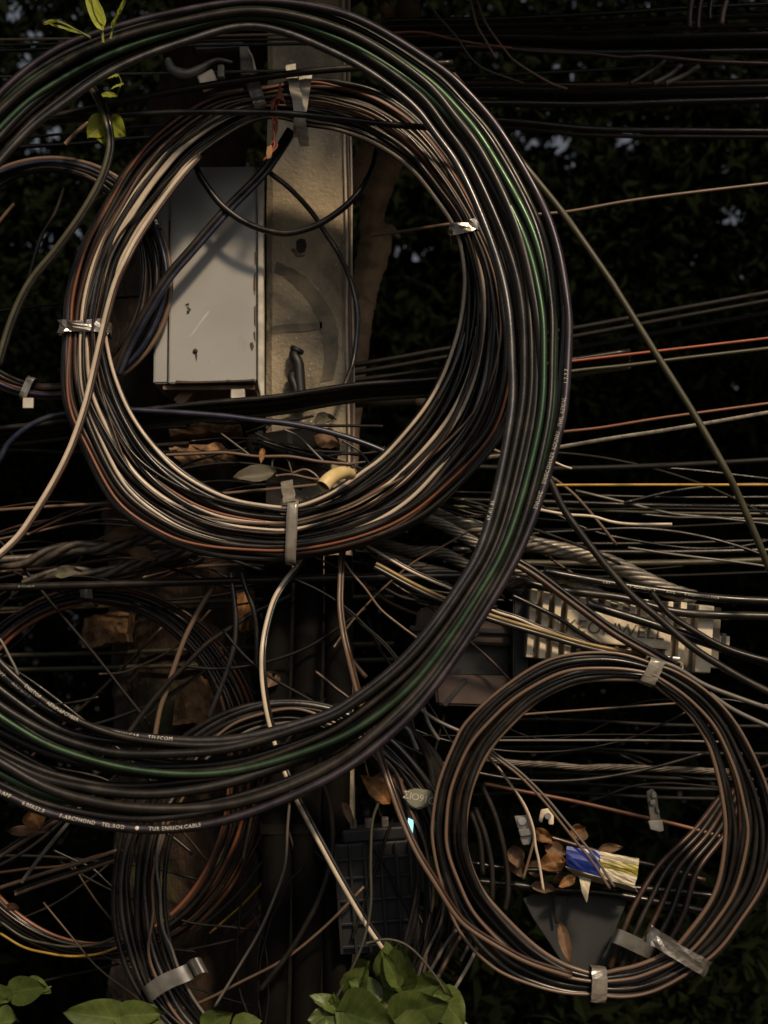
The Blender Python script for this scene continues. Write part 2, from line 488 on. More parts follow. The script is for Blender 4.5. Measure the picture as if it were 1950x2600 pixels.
# tree standing just behind the pole: rough trunk on the left, crown overhead, unseen and shaped to shade everything behind
t = empty('tree', (-0.62, 4.15, 0), 'bark covered tree standing behind the white cabinet, left of the pole', 'tree')
trunk_mesh('trunk', [(-0.60, 4.2, -0.1), (-0.57, 4.15, 0.9), (-0.60, 4.1, 1.8), (-0.66, 4.1, 2.6), (-0.55, 4.15, 3.4), (-0.4, 4.2, 4.4)],
           [0.24, 0.20, 0.19, 0.17, 0.15, 0.10], M['bark'], t, sides=22, rough=0.07, n=24)
trunk_mesh('limb', [(-0.45, 4.2, 3.6), (0.6, 4.3, 4.3), (1.8, 4.4, 4.9), (3.0, 4.4, 5.2)], [0.09, 0.07, 0.05, 0.03], M['bark'], t)
trunk_mesh('limb', [(-0.5, 4.2, 3.8), (-1.4, 4.2, 4.4), (-2.4, 4.1, 4.9)], [0.08, 0.06, 0.03], M['bark'], t)
above = lambda P: P[:, 2] > 1.6 + P[:, 1] * 0.535 + 0.10
leaf_cloud('crown', (0.8, 4.4, 4.9), (4.4, 1.6, 1.5), 42000, 0.14, M['leaf_dark'], t, 11, 150,  # unseen crown, shaped to shade everything behind
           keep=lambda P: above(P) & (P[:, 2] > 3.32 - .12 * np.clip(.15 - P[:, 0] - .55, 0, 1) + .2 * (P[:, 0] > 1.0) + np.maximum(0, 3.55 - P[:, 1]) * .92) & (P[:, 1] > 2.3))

leaf_cloud('crown', (0.5, 2.75, 4.25), (2.7, 0.55, 0.7), 12000, 0.14, M['leaf_dark'], t, 13, 90,  # out-of-view leaf mass added to shade the pole top and upper cables
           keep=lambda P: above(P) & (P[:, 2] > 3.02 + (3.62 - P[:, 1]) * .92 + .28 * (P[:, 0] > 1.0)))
leaf_cloud('crown', (0.22, 2.9, 4.1), (0.75, 0.5, 0.5), 7000, 0.13, M['leaf_dark'], t, 14, 60,  # denser unseen clump, added to deepen the shade on the pole top
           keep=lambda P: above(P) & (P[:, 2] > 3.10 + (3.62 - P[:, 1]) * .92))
# second, forked tree: pale limbs just right of the pole
t = empty('tree', (0.10, 5.0, 0), 'slender pale barked tree with knotted limb, just right of the pole', 'tree')
p = lambda x, y, Y=4.3: tuple(at(x, y, Y))
trunk_mesh('trunk', [(-0.30, 4.4, 0), p(860, 1300), p(905, 860), p(925, 740), p(955, 620), p(945, 560), p(965, 480), p(1010, 340), p(1030, 160), p(1040, -60)],
           [0.05, 0.045, 0.045, 0.043, 0.05, 0.036, 0.04, 0.045, 0.04, 0.035], M['bark_pale'], t, rough=0.10, seed=5)
trunk_mesh('limb', [p(960, 590), p(990, 585), p(1015, 605)], [0.028, 0.018, 0.006], M['bark_pale'], t, rough=0.1)
trunk_mesh('limb', [p(905, 500), p(915, 430), p(935, 380), p(950, 250)], [0.04, 0.035, 0.03, 0.03], M['bark_pale'], t, rough=0.1)
trunk_mesh('limb', [p(1035, 100), p(1000, 60), p(975, 20), p(955, -40)], [0.03, 0.026, 0.02, 0.015], M['bark_pale'], t, rough=0.12)
leaf_cloud('crown', (0.7, 5.0, 4.7), (1.3, 0.7, 0.7), 2500, 0.12, M['leaf_dark'], t, 12, 30, keep=above)

# dark trees further back; daylight left in the sky shows through the gaps
bgt = [('dense dark tree far behind the coils, filling the left background', -2.6, 9.0, 3.8, 2.4, 4.2, 16000, 21),
       ('dense dark tree behind the pole, filling the middle background', 0.3, 9.6, 3.8, 2.4, 4.4, 17000, 22),
       ('dense dark tree far behind the straight wires, filling the right background', 2.9, 9.0, 3.6, 2.3, 4.2, 16000, 23),
       ('tall dark tree furthest back, seen through gaps between the nearer crowns', 1.0, 12.5, 4.4, 6.0, 5.0, 20000, 24)]
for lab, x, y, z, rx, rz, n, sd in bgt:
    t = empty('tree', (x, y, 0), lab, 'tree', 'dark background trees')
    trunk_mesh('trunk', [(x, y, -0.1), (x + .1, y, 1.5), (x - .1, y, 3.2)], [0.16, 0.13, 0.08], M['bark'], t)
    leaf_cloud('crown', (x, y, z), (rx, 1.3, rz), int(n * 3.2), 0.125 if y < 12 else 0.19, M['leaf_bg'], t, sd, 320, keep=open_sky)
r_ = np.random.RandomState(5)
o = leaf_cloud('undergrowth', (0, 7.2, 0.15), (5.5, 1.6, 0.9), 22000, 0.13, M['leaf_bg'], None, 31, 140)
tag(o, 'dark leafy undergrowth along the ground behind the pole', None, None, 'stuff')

# ------------------------------------------------------------------ utility pole
YP = 3.62
pole = empty('utility_pole', (-0.19, YP + 0.1, 0), 'square concrete utility pole standing behind the round coil', 'pole')
def pole_x(y):      # plan x of left / right arris at sheet height y
    return 676 - (y - 700) * 0.004, 882 + (y - 700) * 0.012
bm = bmesh.new()
rings = []
zs = np.linspace(-0.3, 5.2, 70)
for z in zs:
    # invert: sheet height for this z at the front plane
    v = (z - 1.6) / YP
    vv = (v - math.tan(PITCH)) / (1 + v * math.tan(PITCH))
    y = 1300 - vv / TV
    l, r = pole_x(y)
    xl, xr = at(l, y, YP)[0], at(r, y, YP)[0]
    ch = 0.016
    rr = lambda: rng.uniform(-.0012, .0012)
    prof = [(xl, YP + ch), (xl + ch, YP), ((xl * 2 + xr) / 3, YP), ((xl + 2 * xr) / 3, YP), (xr - ch, YP), (xr, YP + ch), (xr, YP + .2), (xl, YP + .2)]
    rings.append([bm.verts.new((a + rr(), b + rr(), z)) for a, b in prof])
for a, b in zip(rings, rings[1:]):
    for i in range(8):
        bm.faces.new((a[i], a[(i + 1) % 8], b[(i + 1) % 8], b[i]))
bm.faces.new(rings[-1]); bm.faces.new(rings[0][::-1])
bmesh.ops.recalc_face_normals(bm, faces=bm.faces[:])
me = bpy.data.meshes.new('shaft'); bm.to_mesh(me); bm.free(); me.materials.append(M['concrete'])
obj('shaft', me, pole)
# broken hole in the face and the dark plug below it
def blob(name, pts, y0, y1, mat, parent, bev=0.0, label=None):
    o = prism(name, [(at(x, y, y0)[0], at(x, y, y0)[2]) for x, y in pts], y0, y1, mat, parent, bev)
    if label: tag(o, label)
    return o
blob('hole', [(752, 612), (763, 605), (775, 608), (779, 622), (774, 640), (760, 645), (752, 634)], YP - .0015, YP + .01, M['gap'], pole)
blob('chipped_edge', [(738, 632), (748, 630), (758, 646), (776, 646), (768, 652), (752, 652)], YP - .003, YP + .004, M['dry_pale'], pole)
V, F = merge([tube_VF(spline([at(x, y, YP - .03) for x, y in pts], 6), rad * unit(YP), sides=10) for pts, rad in
              (([(752, 890), (748, 905), (757, 925), (760, 960), (765, 1030)], 15), ([(745, 945), (741, 960), (750, 985), (755, 1010)], 12), ([(756, 885), (752, 893)], 19))])
obj('plug_and_lead', mesh_np('plug_and_lead', V, F, M['black_plastic']), pole)
def pole_mark(q):  # darker grey-brown arc and bar laid on the pole face
    obj('dark_face_mark', mesh_np('dark_face_mark', [at(x + rng.uniform(-2, 2), y + rng.uniform(-2, 2), YP - .0022) for x, y in q], [list(range(len(q)))], M['pole_mark'], False), pole)
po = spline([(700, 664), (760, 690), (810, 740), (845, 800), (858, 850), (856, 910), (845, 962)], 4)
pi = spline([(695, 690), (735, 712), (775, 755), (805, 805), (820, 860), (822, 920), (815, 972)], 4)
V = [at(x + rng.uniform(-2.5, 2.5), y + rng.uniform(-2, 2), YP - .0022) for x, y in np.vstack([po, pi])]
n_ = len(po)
obj('dark_face_mark', mesh_np('dark_face_mark', V, [[i, i + 1, n_ + i + 1, n_ + i] for i in range(n_ - 1)], M['pole_mark'], False), pole)
pole_mark([(690, 828), (740, 822), (790, 820), (816, 816), (820, 834), (780, 840), (740, 842), (690, 850)])
# slim conduits fixed along the right arris
for k, (dx, rad, mt) in enumerate(((-2, 3.6, 'cream'), (6, 3.2, 'tan'), (12, 3.0, 'cream'))):
    pts = [at(pole_x(y)[1] + dx + 1.5 * math.sin(y * .013 + k), y, YP - .004 + .012 * k) for y in range(-300, 1260, 110)]
    V, F = tube_VF(spline(pts, 5), rad * unit(YP), sides=8)
    obj('ground_wire', mesh_np('ground_wire', V, F, M[mt]), pole)

# steel bracket with its clamp on the pole top, upper left
br = empty('steel_bracket', at(640, 200, 3.56), 'dull steel angle bracket high on the pole, above the cabinet', 'bracket')
Yb = 3.56
blob('arm', [(493, 110), (618, 106), (622, 117), (497, 124)], Yb, Yb + .03, M['dark_steel'], br, .002)
blob('upright', [(608, 118), (626, 108), (634, 125), (648, 200), (612, 202)], Yb - .006, Yb + .02, M['dark_steel'], br, .002)
blob('flange', [(627, 120), (640, 150), (650, 205), (658, 205), (642, 140)], Yb - .012, Yb + .05, M['cast'], br, .001)
V, F = tube_VF(spline([at(x, y, Yb - .05) for x, y in [(425, 150), (440, 178), (475, 188), (515, 170), (550, 152), (590, 158)]], 6),
               np.interp(np.linspace(0, 1, 31), [0, .3, .6, 1], [9, 15, 9, 4]) * unit(Yb), sides=10)
obj('hook', mesh_np('hook', V, F, M['dark_steel']), br)
bevel_box('pivot', at(528, 205, Yb - .02), (.045, .04, .035), M['cast'], .004, parent=br, rot=Matrix.Rotation(R(-25), 3, 'Y'))
bevel_box('bolt', at(562, 185, Yb - .05), (.018, .03, .035), M['dark_steel'], .004, parent=br)

# ------------------------------------------------------------------ white metal cabinet
YC = 3.50
u = unit(YC)
cab = empty('metal_cabinet', at(525, 972, YC), 'white rust stained metal cabinet hanging on the pole inside the round coil', 'cabinet')
def quad_prism(name, q, y0, y1, mat, parent, bev=.002):
    return prism(name, [(at(x, y, y0)[0], at(x, y, y0)[2]) for x, y in q], y0, y1, mat, parent, bev)
quad_prism('body', [(398, 470), (404, 428), (652, 426), (652, 968), (389, 974)], YC, YC + .17, M['enamel'], cab, .004)
quad_prism('door', [(433, 470), (446, 432), (462, 424), (648, 422), (650, 966), (428, 974)], YC - .012, YC - .002, M['enamel'], cab, .003)
quad_prism('door_gap', [(428.5, 560), (432, 560), (427, 974), (423.5, 974)], YC - .001, YC + .002, M['gap'], cab, 0)
quad_prism('edge_strip', [(655, 424), (668, 428), (670, 1004), (662, 1008), (655, 970)], YC - .016, YC + .02, M['white_strip'], cab, .002)
bevel_box('underside', at(540, 1000, YC + .09) , (.235, .16, .012), M['enamel_under'], .002, parent=cab)
bevel_box('gland', at(605, 1003, YC + .02), (.036, .03, .028), M['white_strip'], .004, parent=cab)
bevel_box('bracket_tab', at(470, 1010, YC + .06), (.03, .05, .05), M['enamel_under'], .003, parent=cab, rot=Matrix.Rotation(R(40), 3, 'Y'))
V, F = cyl_VF(at(496, 891, YC - .016), at(496, 891, YC - .005), .0062)
obj('lock', mesh_np('lock', V, F, M['mark']), cab)
Yd = YC - .0130
def patch(name, pts, mat, lab=None):
    o = mesh_np(name, [at(x, y, Yd) for x, y in pts], [list(range(len(pts)))], mat, False)
    return obj(name, o, cab)
patch('drip_stain', [(493, 896), (500, 896), (501, 905), (499, 918), (497, 912), (495, 902)], M['rust_stain'])
for q in ([(644, 700), (648, 690), (649, 735), (646, 752), (643, 730)], [(645, 780), (649, 775), (649, 830), (645, 822)], [(634, 872), (641, 868), (645, 880), (640, 892), (636, 884)],
          [(643, 845), (648, 840), (649, 868), (645, 860)], [(646, 640), (649, 640), (649, 672), (647, 668)], [(446, 966), (470, 967), (500, 968), (560, 966), (560, 969), (500, 972), (446, 972)],
          [(575, 964), (600, 966), (645, 962), (645, 966), (600, 969), (575, 968)]):
    patch('rust_stain', q, M['rust_stain'])
for q in ([(470, 772), (478, 770), (480, 774), (472, 777)], [(472, 779), (482, 782), (486, 788), (481, 787)], [(474, 790), (484, 786), (480, 796), (474, 797)], [(478, 769), (480, 769), (477, 797), (475, 797)]):
    patch('ink_mark', q, M['mark'])
patch('scratch', [(482, 852), (527, 790), (533, 788), (529, 797), (487, 853), (481, 858)], M['scratch'])

# ------------------------------------------------------------------ cable coils
def lerp(a, b, t): return a + (b - a) * t

class Coil:
    def __init__(s, name, label, cat, stations, yfun, group=None):
        s.I = spline([p[0] for p in stations], 9, True)
        s.O = spline([p[1] for p in stations], 9, True)
        s.n = len(s.I)
        s.yf = yfun
        s.pinch = []
        mid = (s.I + s.O) / 2
        low = mid[np.argmax(mid[:, 1])]
        s.root = empty(name, at(low[0], low[1], yfun(low[0], low[1])), label, cat, group)
    def path(s, u, w):
        """u, w arrays (n): across the band 0..1, depth offset in m"""
        Q = s.I + (s.O - s.I) * u[:, None]
        return np.array([at(q[0], q[1], s.yf(q[0], q[1]) + ww) for q, ww in zip(Q, w)])
    def strand(s, u0, w0, rad, mat, r, wob=.10, wobw=.012, name='cable', parent=None, twin=0.0):
        th = np.arange(s.n) * 2 * math.pi / s.n
        u = np.full(s.n, u0); w = np.full(s.n, w0)
        for k in (1, 2, 3, 5, 9, 16):
            u = u + wob / k * r.uniform(-1, 1) * np.sin(k * th + r.uniform(0, 6.28))
            w = w + wobw / k * r.uniform(-1, 1) * np.sin(k * th + r.uniform(0, 6.28))
        for f, amt in s.pinch:          # ties draw the strands together
            dd = (np.arange(s.n) / s.n - f + .5) % 1 - .5
            u = u + (.5 - u) * amt * np.exp(-(dd / .022) ** 2)
        u = np.clip(u, -.03, 1.03)
        C = s.path(u, w)
        parts = [tube_VF(C, rad, True)]
        if twin: parts.append(tube_VF(C, rad * .8, True, a_off=twin * rad * 1.5))
        V, F = merge(parts)
        o = obj(name, mesh_np(name, V, F, M[mat]), parent or s.root)
        return o, C
    def band(s, f, mat, width, u0=0.0, u1=1.0, depth=.03, rad=.006, crumple=0.0, name='tape_band', seed=0, tail=0.0, slant=0.0):
        i = int(f * s.n) % s.n
        a, b = s.I[i], s.O[i]
        p0, p1 = a + (b - a) * u0, a + (b - a) * u1
        P0 = at(*p0, s.yf(*p0)); P1 = at(*p1, s.yf(*p1))
        c = (P0 + P1) / 2; ra = (P1 - P0); half = np.linalg.norm(ra) / 2 + rad; ra /= np.linalg.norm(ra)
        j = (i + 1) % s.n
        m2 = s.I[j] + (s.O[j] - s.I[j]) * (u0 + u1) / 2; m1 = (p0 + p1) / 2
        T = at(*m2, s.yf(*m2)) - at(*m1, s.yf(*m1)); T -= ra * T.dot(ra); T /= np.linalg.norm(T)
        N = np.cross(ra, T)
        r = np.random.RandomState(seed)
        K, W = 22, 4
        V = []
        for wi in range(W):
            for k in range(K):
                an = 2 * math.pi * k / K
                cx, cy = math.cos(an), math.sin(an)
                e = 0.45
                x = half * math.copysign(abs(cx) ** e, cx); y = (depth + rad) * math.copysign(abs(cy) ** e, cy)
                q = c + ra * (x + r.normal() * crumple) + N * (y + r.normal() * crumple)
                q = q + T * ((wi / (W - 1) - .5) * width + slant * x + r.normal() * crumple * .8)
                V.append(q)
        F = [[wi * K + k, wi * K + (k + 1) % K, (wi + 1) * K + (k + 1) % K, (wi + 1) * K + k] for wi in range(W - 1) for k in range(K)]
        o = obj(name, mesh_np(name, np.array(V), np.array(F), M[mat], smooth=crumple < .0008), s.root)
        sm = o.modifiers.new('thickness', 'SOLIDIFY'); sm.thickness = .0012
        return o

def print_on(C, s0, body, size, rad, parent, lift=.0006, side=0.0, rev=False):
    """printed lettering wrapped along a cable, starting at arc length s0 of path C"""
    if rev: C = C[::-1]
    seg = np.linalg.norm(np.diff(C, axis=0), axis=1); S = np.concatenate([[0], np.cumsum(seg)])
    T, A, B = frames(C)
    me = text_mesh(body, size, M['print'], align='LEFT', spacing=1.15)
    n = len(me.vertices); co = np.empty(n * 3, 'f'); me.vertices.foreach_get('co', co); co = co.reshape(-1, 3)
    s = s0 + co[:, 0]
    def ip(X): return np.stack([np.interp(s, S, X[:, k]) for k in range(3)], 1)
    P, a, b = ip(C), ip(A), ip(B)
    # A x: put the top of the letters on the side that reads upright
    t = ip(T); up = np.cross(t, b)
    yy = co[:, 1] + side * rad
    sgn = 1.0
    yy = np.clip(yy, -rad * .95, rad * .95)
    out = -b * np.sqrt(np.maximum(rad ** 2 - yy ** 2, 0))[:, None]
    P = P + up * yy[:, None] * sgn + out * (1 + lift / rad)
    me.vertices.foreach_set('co', P.astype('f').ravel()); me.update()
    return obj('printed_lettering', me, parent)

# ---- big coil of thick cable, nearest the camera, running out of the frame on the left
SA = [((650, 68), (660, 0)), ((861, 143), (886, 38)), ((1030, 253), (1093, 156)), ((1114, 350), (1194, 245)), ((1177, 443), (1283, 359)),
      ((1250, 610), (1390, 560)), ((1290, 755), (1434, 755)), ((1302, 903), (1438, 900)), ((1298, 1072), (1418, 1090)), ((1236, 1350), (1339, 1350)),
      ((1156, 1502), (1240, 1540)), ((1030, 1665), (1093, 1756)), ((886, 1777), (971, 1882)), ((777, 1823), (819, 1984)), ((590, 1868), (600, 2075)),
      ((422, 1868), (400, 2108)), ((250, 1838), (220, 2090)), ((84, 1756), (40, 2037)), ((-80, 1600), (-160, 1900)), ((-230, 1350), (-370, 1500)),
      ((-290, 1050), (-430, 1060)), ((-230, 760), (-330, 680)), ((-60, 500), (-150, 400)), ((63, 350), (0, 228)), ((160, 270), (127, 127)),
      ((290, 180), (260, 74)), ((460, 110), (440, 28))]
ya = lambda x, y: 3.02 - 0.00010 * (y - 1000)
A = Coil('large_cable_coil', 'largest coil, thick black cable with green and purple sheen, cut off at left', 'cable coil', SA, ya)
r_ = np.random.RandomState(4)
ra = .0095
front = []
specA = [(0.02, -.012, 'gloss'), (0.14, .004, 'black2'), (0.25, -.014, 'black'), (0.36, .000, 'black2'), (0.46, -.018, 'green'), (0.56, -.004, 'black'),
         (0.66, -.020, 'black2'), (0.75, -.002, 'green'), (0.84, -.010, 'black'), (0.985, -.016, 'purple'), (0.30, .024, 'black'), (0.48, .030, 'black2'),
         (0.68, .028, 'black2'), (0.10, .028, 'black'), (0.88, .022, 'black'), (0.58, .050, 'black'), (0.40, .050, 'black'), (0.20, .050, 'black')]
CA = []
for k, (u0, w0, mt) in enumerate(specA):
    o, C = A.strand(u0, w0, ra * (1.0 if k in (0, 9) else r_.uniform(.68, 1.12)), mt, r_, wob=.045 if k in (0, 9) else .16)
    CA.append((o, C))

# ---- round coil of thin drop cable in front of the pole
SB = [((700, 300), (690, 215)), ((789, 318), (790, 205)), ((861, 333), (861, 213)), ((945, 367), (960, 240)), ((1030, 422), (1060, 310)), ((1093, 494), (1150, 420)),
      ((1148, 582), (1230, 560)), ((1173, 680), (1280, 680)), ((1175, 755), (1302, 800)), ((1160, 852), (1310, 900)), ((1127, 954), (1300, 1000)),
      ((1072, 1051), (1262, 1110)), ((988, 1148), (1160, 1235)), ((924, 1198), (1060, 1325)), ((840, 1253), (930, 1380)), ((755, 1279), (755, 1422)),
      ((675, 1283), (640, 1420)), ((570, 1262), (506, 1401)), ((464, 1203), (401, 1363)), ((388, 1127), (290, 1285)), ((329, 1038), (207, 1135)),
      ((291, 945), (165, 1030)), ((278, 870), (156, 900)), ((284, 800), (160, 790)), ((304, 683), (185, 690)), ((337, 612), (218, 600)), ((380, 544), (262, 520)),
      ((443, 460), (325, 420)), ((506, 388), (410, 330)), ((612, 320), (540, 245))]
yb = lambda x, y: 3.33
B = Coil('round_cable_coil', 'round coil of thin black and tan drop cable framing the white cabinet', 'cable coil', SB, yb)
B.pinch = [(.504, .10), (.752, .14), (.992, .12), (.205, .10)]
r_ = np.random.RandomState(12)
matsB = ['cream', 'black', 'black', 'black', 'black2', 'black', 'gloss', 'black', 'cream', 'black', 'rust', 'cream', 'black', 'gloss', 'black', 'cream', 'black', 'brown', 'black2',
         'black', 'black', 'gloss', 'brown', 'rust', 'black2', 'black']
nB = len(matsB)
for k, mt in enumerate(matsB):
    u0 = (k + .5) / nB
    fr = mt in ('cream', 'rust', 'tan')
    rad = (.0052 if mt == 'cream' else .0042 if mt in ('rust', 'tan') else .0068) * r_.uniform(.8, 1.15)
    B.strand(u0, (-.016 if fr else r_.uniform(-.012, .02)), rad, mt, r_, wob=.04 if k == 0 else .13, wobw=.006 if fr else .014)
B.strand(.97, .0, .0085, 'black2', r_, wob=.03)
B.strand(.9, .012, .0085, 'black2', r_, wob=.05)
for k in range(5):          # thin loose strands lying over the others
    B.strand(r_.uniform(.05, .95), -.026, .0034, ('black2', 'tan', 'gloss', 'brown', 'black')[k], r_, wob=.30, wobw=.01)
for k in range(9):          # back layer that closes the gaps
    B.strand(.08 + .1 * k, .034, .0085, ('black', 'black', 'dim')[k % 3], r_, wob=.06)
B.band(.5 + .004, 'tape', .026, -.02, 1.03, .03, seed=1, crumple=.0007)
B.band(.205, 'foil', .030, -.04, .66, .03, seed=2, crumple=.0018, name='foil_band')
B.band(.752, 'foil', .032, .03, .97, .026, seed=3, crumple=.0024, name='foil_band', slant=.05)
B.band(.992, 'tape', .032, .25, 1.03, .03, seed=4, crumple=.0008)
B.band(.028, 'white_strip', .030, -.2, 1.1, .032, seed=5, crumple=.0011, name='cloth_strip', slant=.12)

# ---- coil at the lower right
SCo = [((1545, 1724), (1530, 1657)), ((1630, 1730), (1642, 1675)), ((1672, 1747), (1714, 1705)), ((1735, 1794), (1798, 1760)), ((1786, 1861), (1862, 1827)), ((1815, 1930), (1917, 1924)),
       ((1838, 2030), (1955, 2020)), ((1845, 2120), (1968, 2120)), ((1828, 2237), (1942, 2237)), ((1786, 2322), (1880, 2340)), ((1714, 2398), (1798, 2444)), ((1630, 2448), (1672, 2512)),
       ((1560, 2462), (1570, 2533)), ((1486, 2461), (1470, 2528)), ((1427, 2444), (1350, 2500)), ((1350, 2389), (1250, 2455)), ((1262, 2301), (1165, 2360)), ((1215, 2237), (1120, 2240)),
       ((1188, 2153), (1100, 2150)), ((1188, 2069), (1098, 2080)), ((1207, 1984), (1112, 1990)), ((1250, 1899), (1150, 1895)), ((1313, 1827), (1190, 1828)), ((1377, 1772), (1280, 1745)), ((1461, 1735), (1398, 1675))]
yc = lambda x, y: 3.12
Cc = Coil('small_cable_coil', 'small coil of black cable with pinkish brown edges at the lower right', 'cable coil', SCo, yc)
Cc.pinch = [(.052, .25), (.408, .18), (.505, .25)]
r_ = np.random.RandomState(8)
matsC = ['tan', 'black', 'black', 'brown', 'black', 'tan', 'black', 'black2', 'black', 'gloss', 'black', 'tan']
for k, mt in enumerate(matsC):
    u0 = k / (len(matsC) - 1)
    Cc.strand(u0, r_.uniform(-.012, .012) - (.012 if mt == 'tan' else 0), (.0042 if mt == 'tan' else .0064) * r_.uniform(.8, 1.15), mt, r_, wob=.06 if k in (0, 11) else .13, wobw=.008)
for k in range(4):
    Cc.strand(.15 + .22 * k, .026, .0075, 'black', r_, wob=.08)
Cc.band(.052, 'tape', .032, .0, 1.0, .022, seed=6, crumple=.0008, slant=.1)
Cc.band(.408, 'foil', .034, -.7, 1.0, .024, seed=7, crumple=.0013, name='foil_band')
Cc.band(.505, 'tape', .032, .0, 1.0, .022, seed=8, crumple=.0008)

# ---- coils behind
def ell(cx, cy, rx, ry, tx, ty, n=18, skew=0):
    out = []
    for k in range(n):
        a = 2 * math.pi * k / n
        c, s_ = math.sin(a), -math.cos(a)
        w = 1 + skew * c
        out.append(((cx + (rx - tx * w) * c, cy + (ry - ty * w) * s_), (cx + rx * c, cy + ry * s_)))
    return out
D = Coil('rust_cable_coil', 'coil of thin rust brown cable behind the large coil, lower left', 'cable coil', ell(255, 1962, 425, 472, 75, 42, skew=.35), lambda x, y: 3.66)
r_ = np.random.RandomState(31)
for k, mt in enumerate(['rust', 'black', 'brown', 'black', 'brown', 'black', 'black2', 'rust', 'black', 'brown', 'black', 'rust', 'black', 'brown']):
    D.strand((k + .5) / 14, r_.uniform(-.02, .02), .0050 * r_.uniform(.85, 1.1), mt, r_, wob=.14)
D.band(.99, 'tape', .030, -.1, 1.1, .02, seed=9, crumple=.0008)
E = Coil('black_cable_coil', 'coil of dark cable hanging below the large coil, clamped at lower left', 'cable coil', ell(730, 2262, 445, 480, 128, 55, skew=0), lambda x, y: 3.26)
r_ = np.random.RandomState(41)
for k, mt in enumerate(['black', 'gloss', 'black2', 'black', 'black2', 'gloss', 'black', 'black2', 'black', 'gloss', 'black']):
    E.strand((k + .5) / 11, r_.uniform(-.02, .03), .0072 * r_.uniform(.7, 1.1), mt, r_, wob=.17)
for k in range(4):
    E.strand(r_.uniform(0, 1), -.03, .0036, ('tan', 'black2', 'grey', 'black2')[k], r_, wob=.5)
Fc = Coil('hidden_cable_coil', 'dark cable coil half hidden behind the round coil at the left', 'cable coil', ell(128, 706, 312, 306, 72, 34, skew=.2), lambda x, y: 3.47)
r_ = np.random.RandomState(51)
for k, mt in enumerate(['black', 'brown', 'black', 'black2', 'rust', 'black', 'navy', 'black', 'tan']):
    Fc.strand((k + .5) / 9, r_.uniform(-.02, .02), .0066 * r_.uniform(.85, 1.1), mt, r_, wob=.12)
Fc.band(.185, 'foil', .020, .1, .9, .024, seed=10, crumple=.0016, name='foil_band')
Fc.band(.535, 'steel', .020, -.2, 1.2, .024, seed=11, crumple=.0008, name='steel_band')
bevel_box('sticker', at(72, 1024, 3.435), (.026, .010, .026), M['white_strip'], .002, parent=Fc.root)

# ------------------------------------------------------------------ single cables and wires
def wire(name, label, pts, Y, rad, mat, group=None, twin=None, n=8, cat='cable', sides=8, sag=None):
    """pts measured (x, y[, depth]); one thing: one cable"""
    P = np.array([at(p[0], p[1], p[2] if len(p) > 2 else Y) for p in pts])
    C = spline(P, n)
    rr = rad * unit(Y)
    if twin:
        V, F = tube_VF(C, rr, sides=sides)
        V2, F2 = tube_VF(C, rr * .75, sides=sides, a_off=rr * 1.4)
        nf = len(F)
        V, F = merge([(V, F), (V2, F2)])
        me = mesh_np(name, V, F, [M[mat], M[twin]], fm=[0] * nf + [1] * (len(F) - nf))
    else:
        V, F = tube_VF(C, rr, sides=sides)
        me = mesh_np(name, V, F, M[mat])
    return thing(name, me, label, cat, group), C

def twisted(name, label, pts, Y, rad, mat, group=None, k=7, pitch=.16, strands_r=.42, seed=0):
    P = np.array([at(p[0], p[1], p[2] if len(p) > 2 else Y) for p in pts])
    C = spline(P, 40)
    T, A_, B_ = frames(C)
    S = np.concatenate([[0], np.cumsum(np.linalg.norm(np.diff(C, axis=0), axis=1))])
    R0 = rad * unit(Y)
    parts = []
    for q in range(k):
        ph = 2 * math.pi * (q / k + S / pitch)
        H = C + (A_ * np.cos(ph)[:, None] + B_ * np.sin(ph)[:, None]) * R0 * .68
        parts.append(tube_VF(H, R0 * strands_r, sides=6))
    parts.append(tube_VF(C, R0 * .55, sides=6))
    V, F = merge(parts)
    return thing(name, mesh_np(name, V, F, M[mat]), label, 'conductor', group)

W = wire
# over and inside the round coil
W('drop_cable', 'cream edged cable leaving the round coil and hanging to the lower left edge',
  [(505, 392, 3.31), (443, 465, 3.30), (385, 545, 3.29), (342, 612, 3.28), (316, 662, 3.27), (291, 717, 3.27), (270, 789, 3.27), (253, 861, 3.27), (232, 954, 3.27), (211, 1038, 3.26), (177, 1135, 3.25), (135, 1220, 3.24), (84, 1304, 3.23), (40, 1365, 3.22), (-30, 1430, 3.2)], 3.28, 6.5, 'cream', twin='brown')
W('drop_cable', 'tan dark cable curving past the lime leaf down the left edge',
  [(200, 190, 3.3), (240, 240, 3.25), (266, 304, 3.2), (276, 359, 3.2), (270, 405, 3.2), (249, 464, 3.2), (203, 544, 3.2), (139, 633, 3.2), (84, 700, 3.2), (51, 755, 3.2), (21, 827, 3.2), (-10, 930, 3.2)], 3.2, 7.5, 'olive', twin='black')
W('drop_cable', 'dim thin cable slanting beside the left edge, behind the tan one', [(165, 470), (140, 540), (105, 600), (80, 680), (60, 760)], 3.5, 5, 'black2')
W('drop_cable', 'black cable sagging in a U across the cabinet and pole',
  [(480, 380, 3.42), (500, 430, 3.40), (519, 464, 3.40), (565, 523, 3.40), (633, 570, 3.40), (713, 592, 3.40), (777, 582, 3.40), (831, 557, 3.40), (886, 515, 3.40), (924, 468, 3.41), (949, 413, 3.43), (962, 340, 3.45)], 3.4, 9, 'black', n=10)
W('drop_cable', 'dark cable running diagonally down across the cabinet front',
  [(735, 330, 3.44), (690, 400, 3.42), (650, 451, 3.41), (570, 532, 3.41), (485, 629, 3.41), (422, 703, 3.41), (363, 798, 3.42), (320, 878, 3.43), (290, 950, 3.44)], 3.41, 9.5, 'black2', twin='navy')
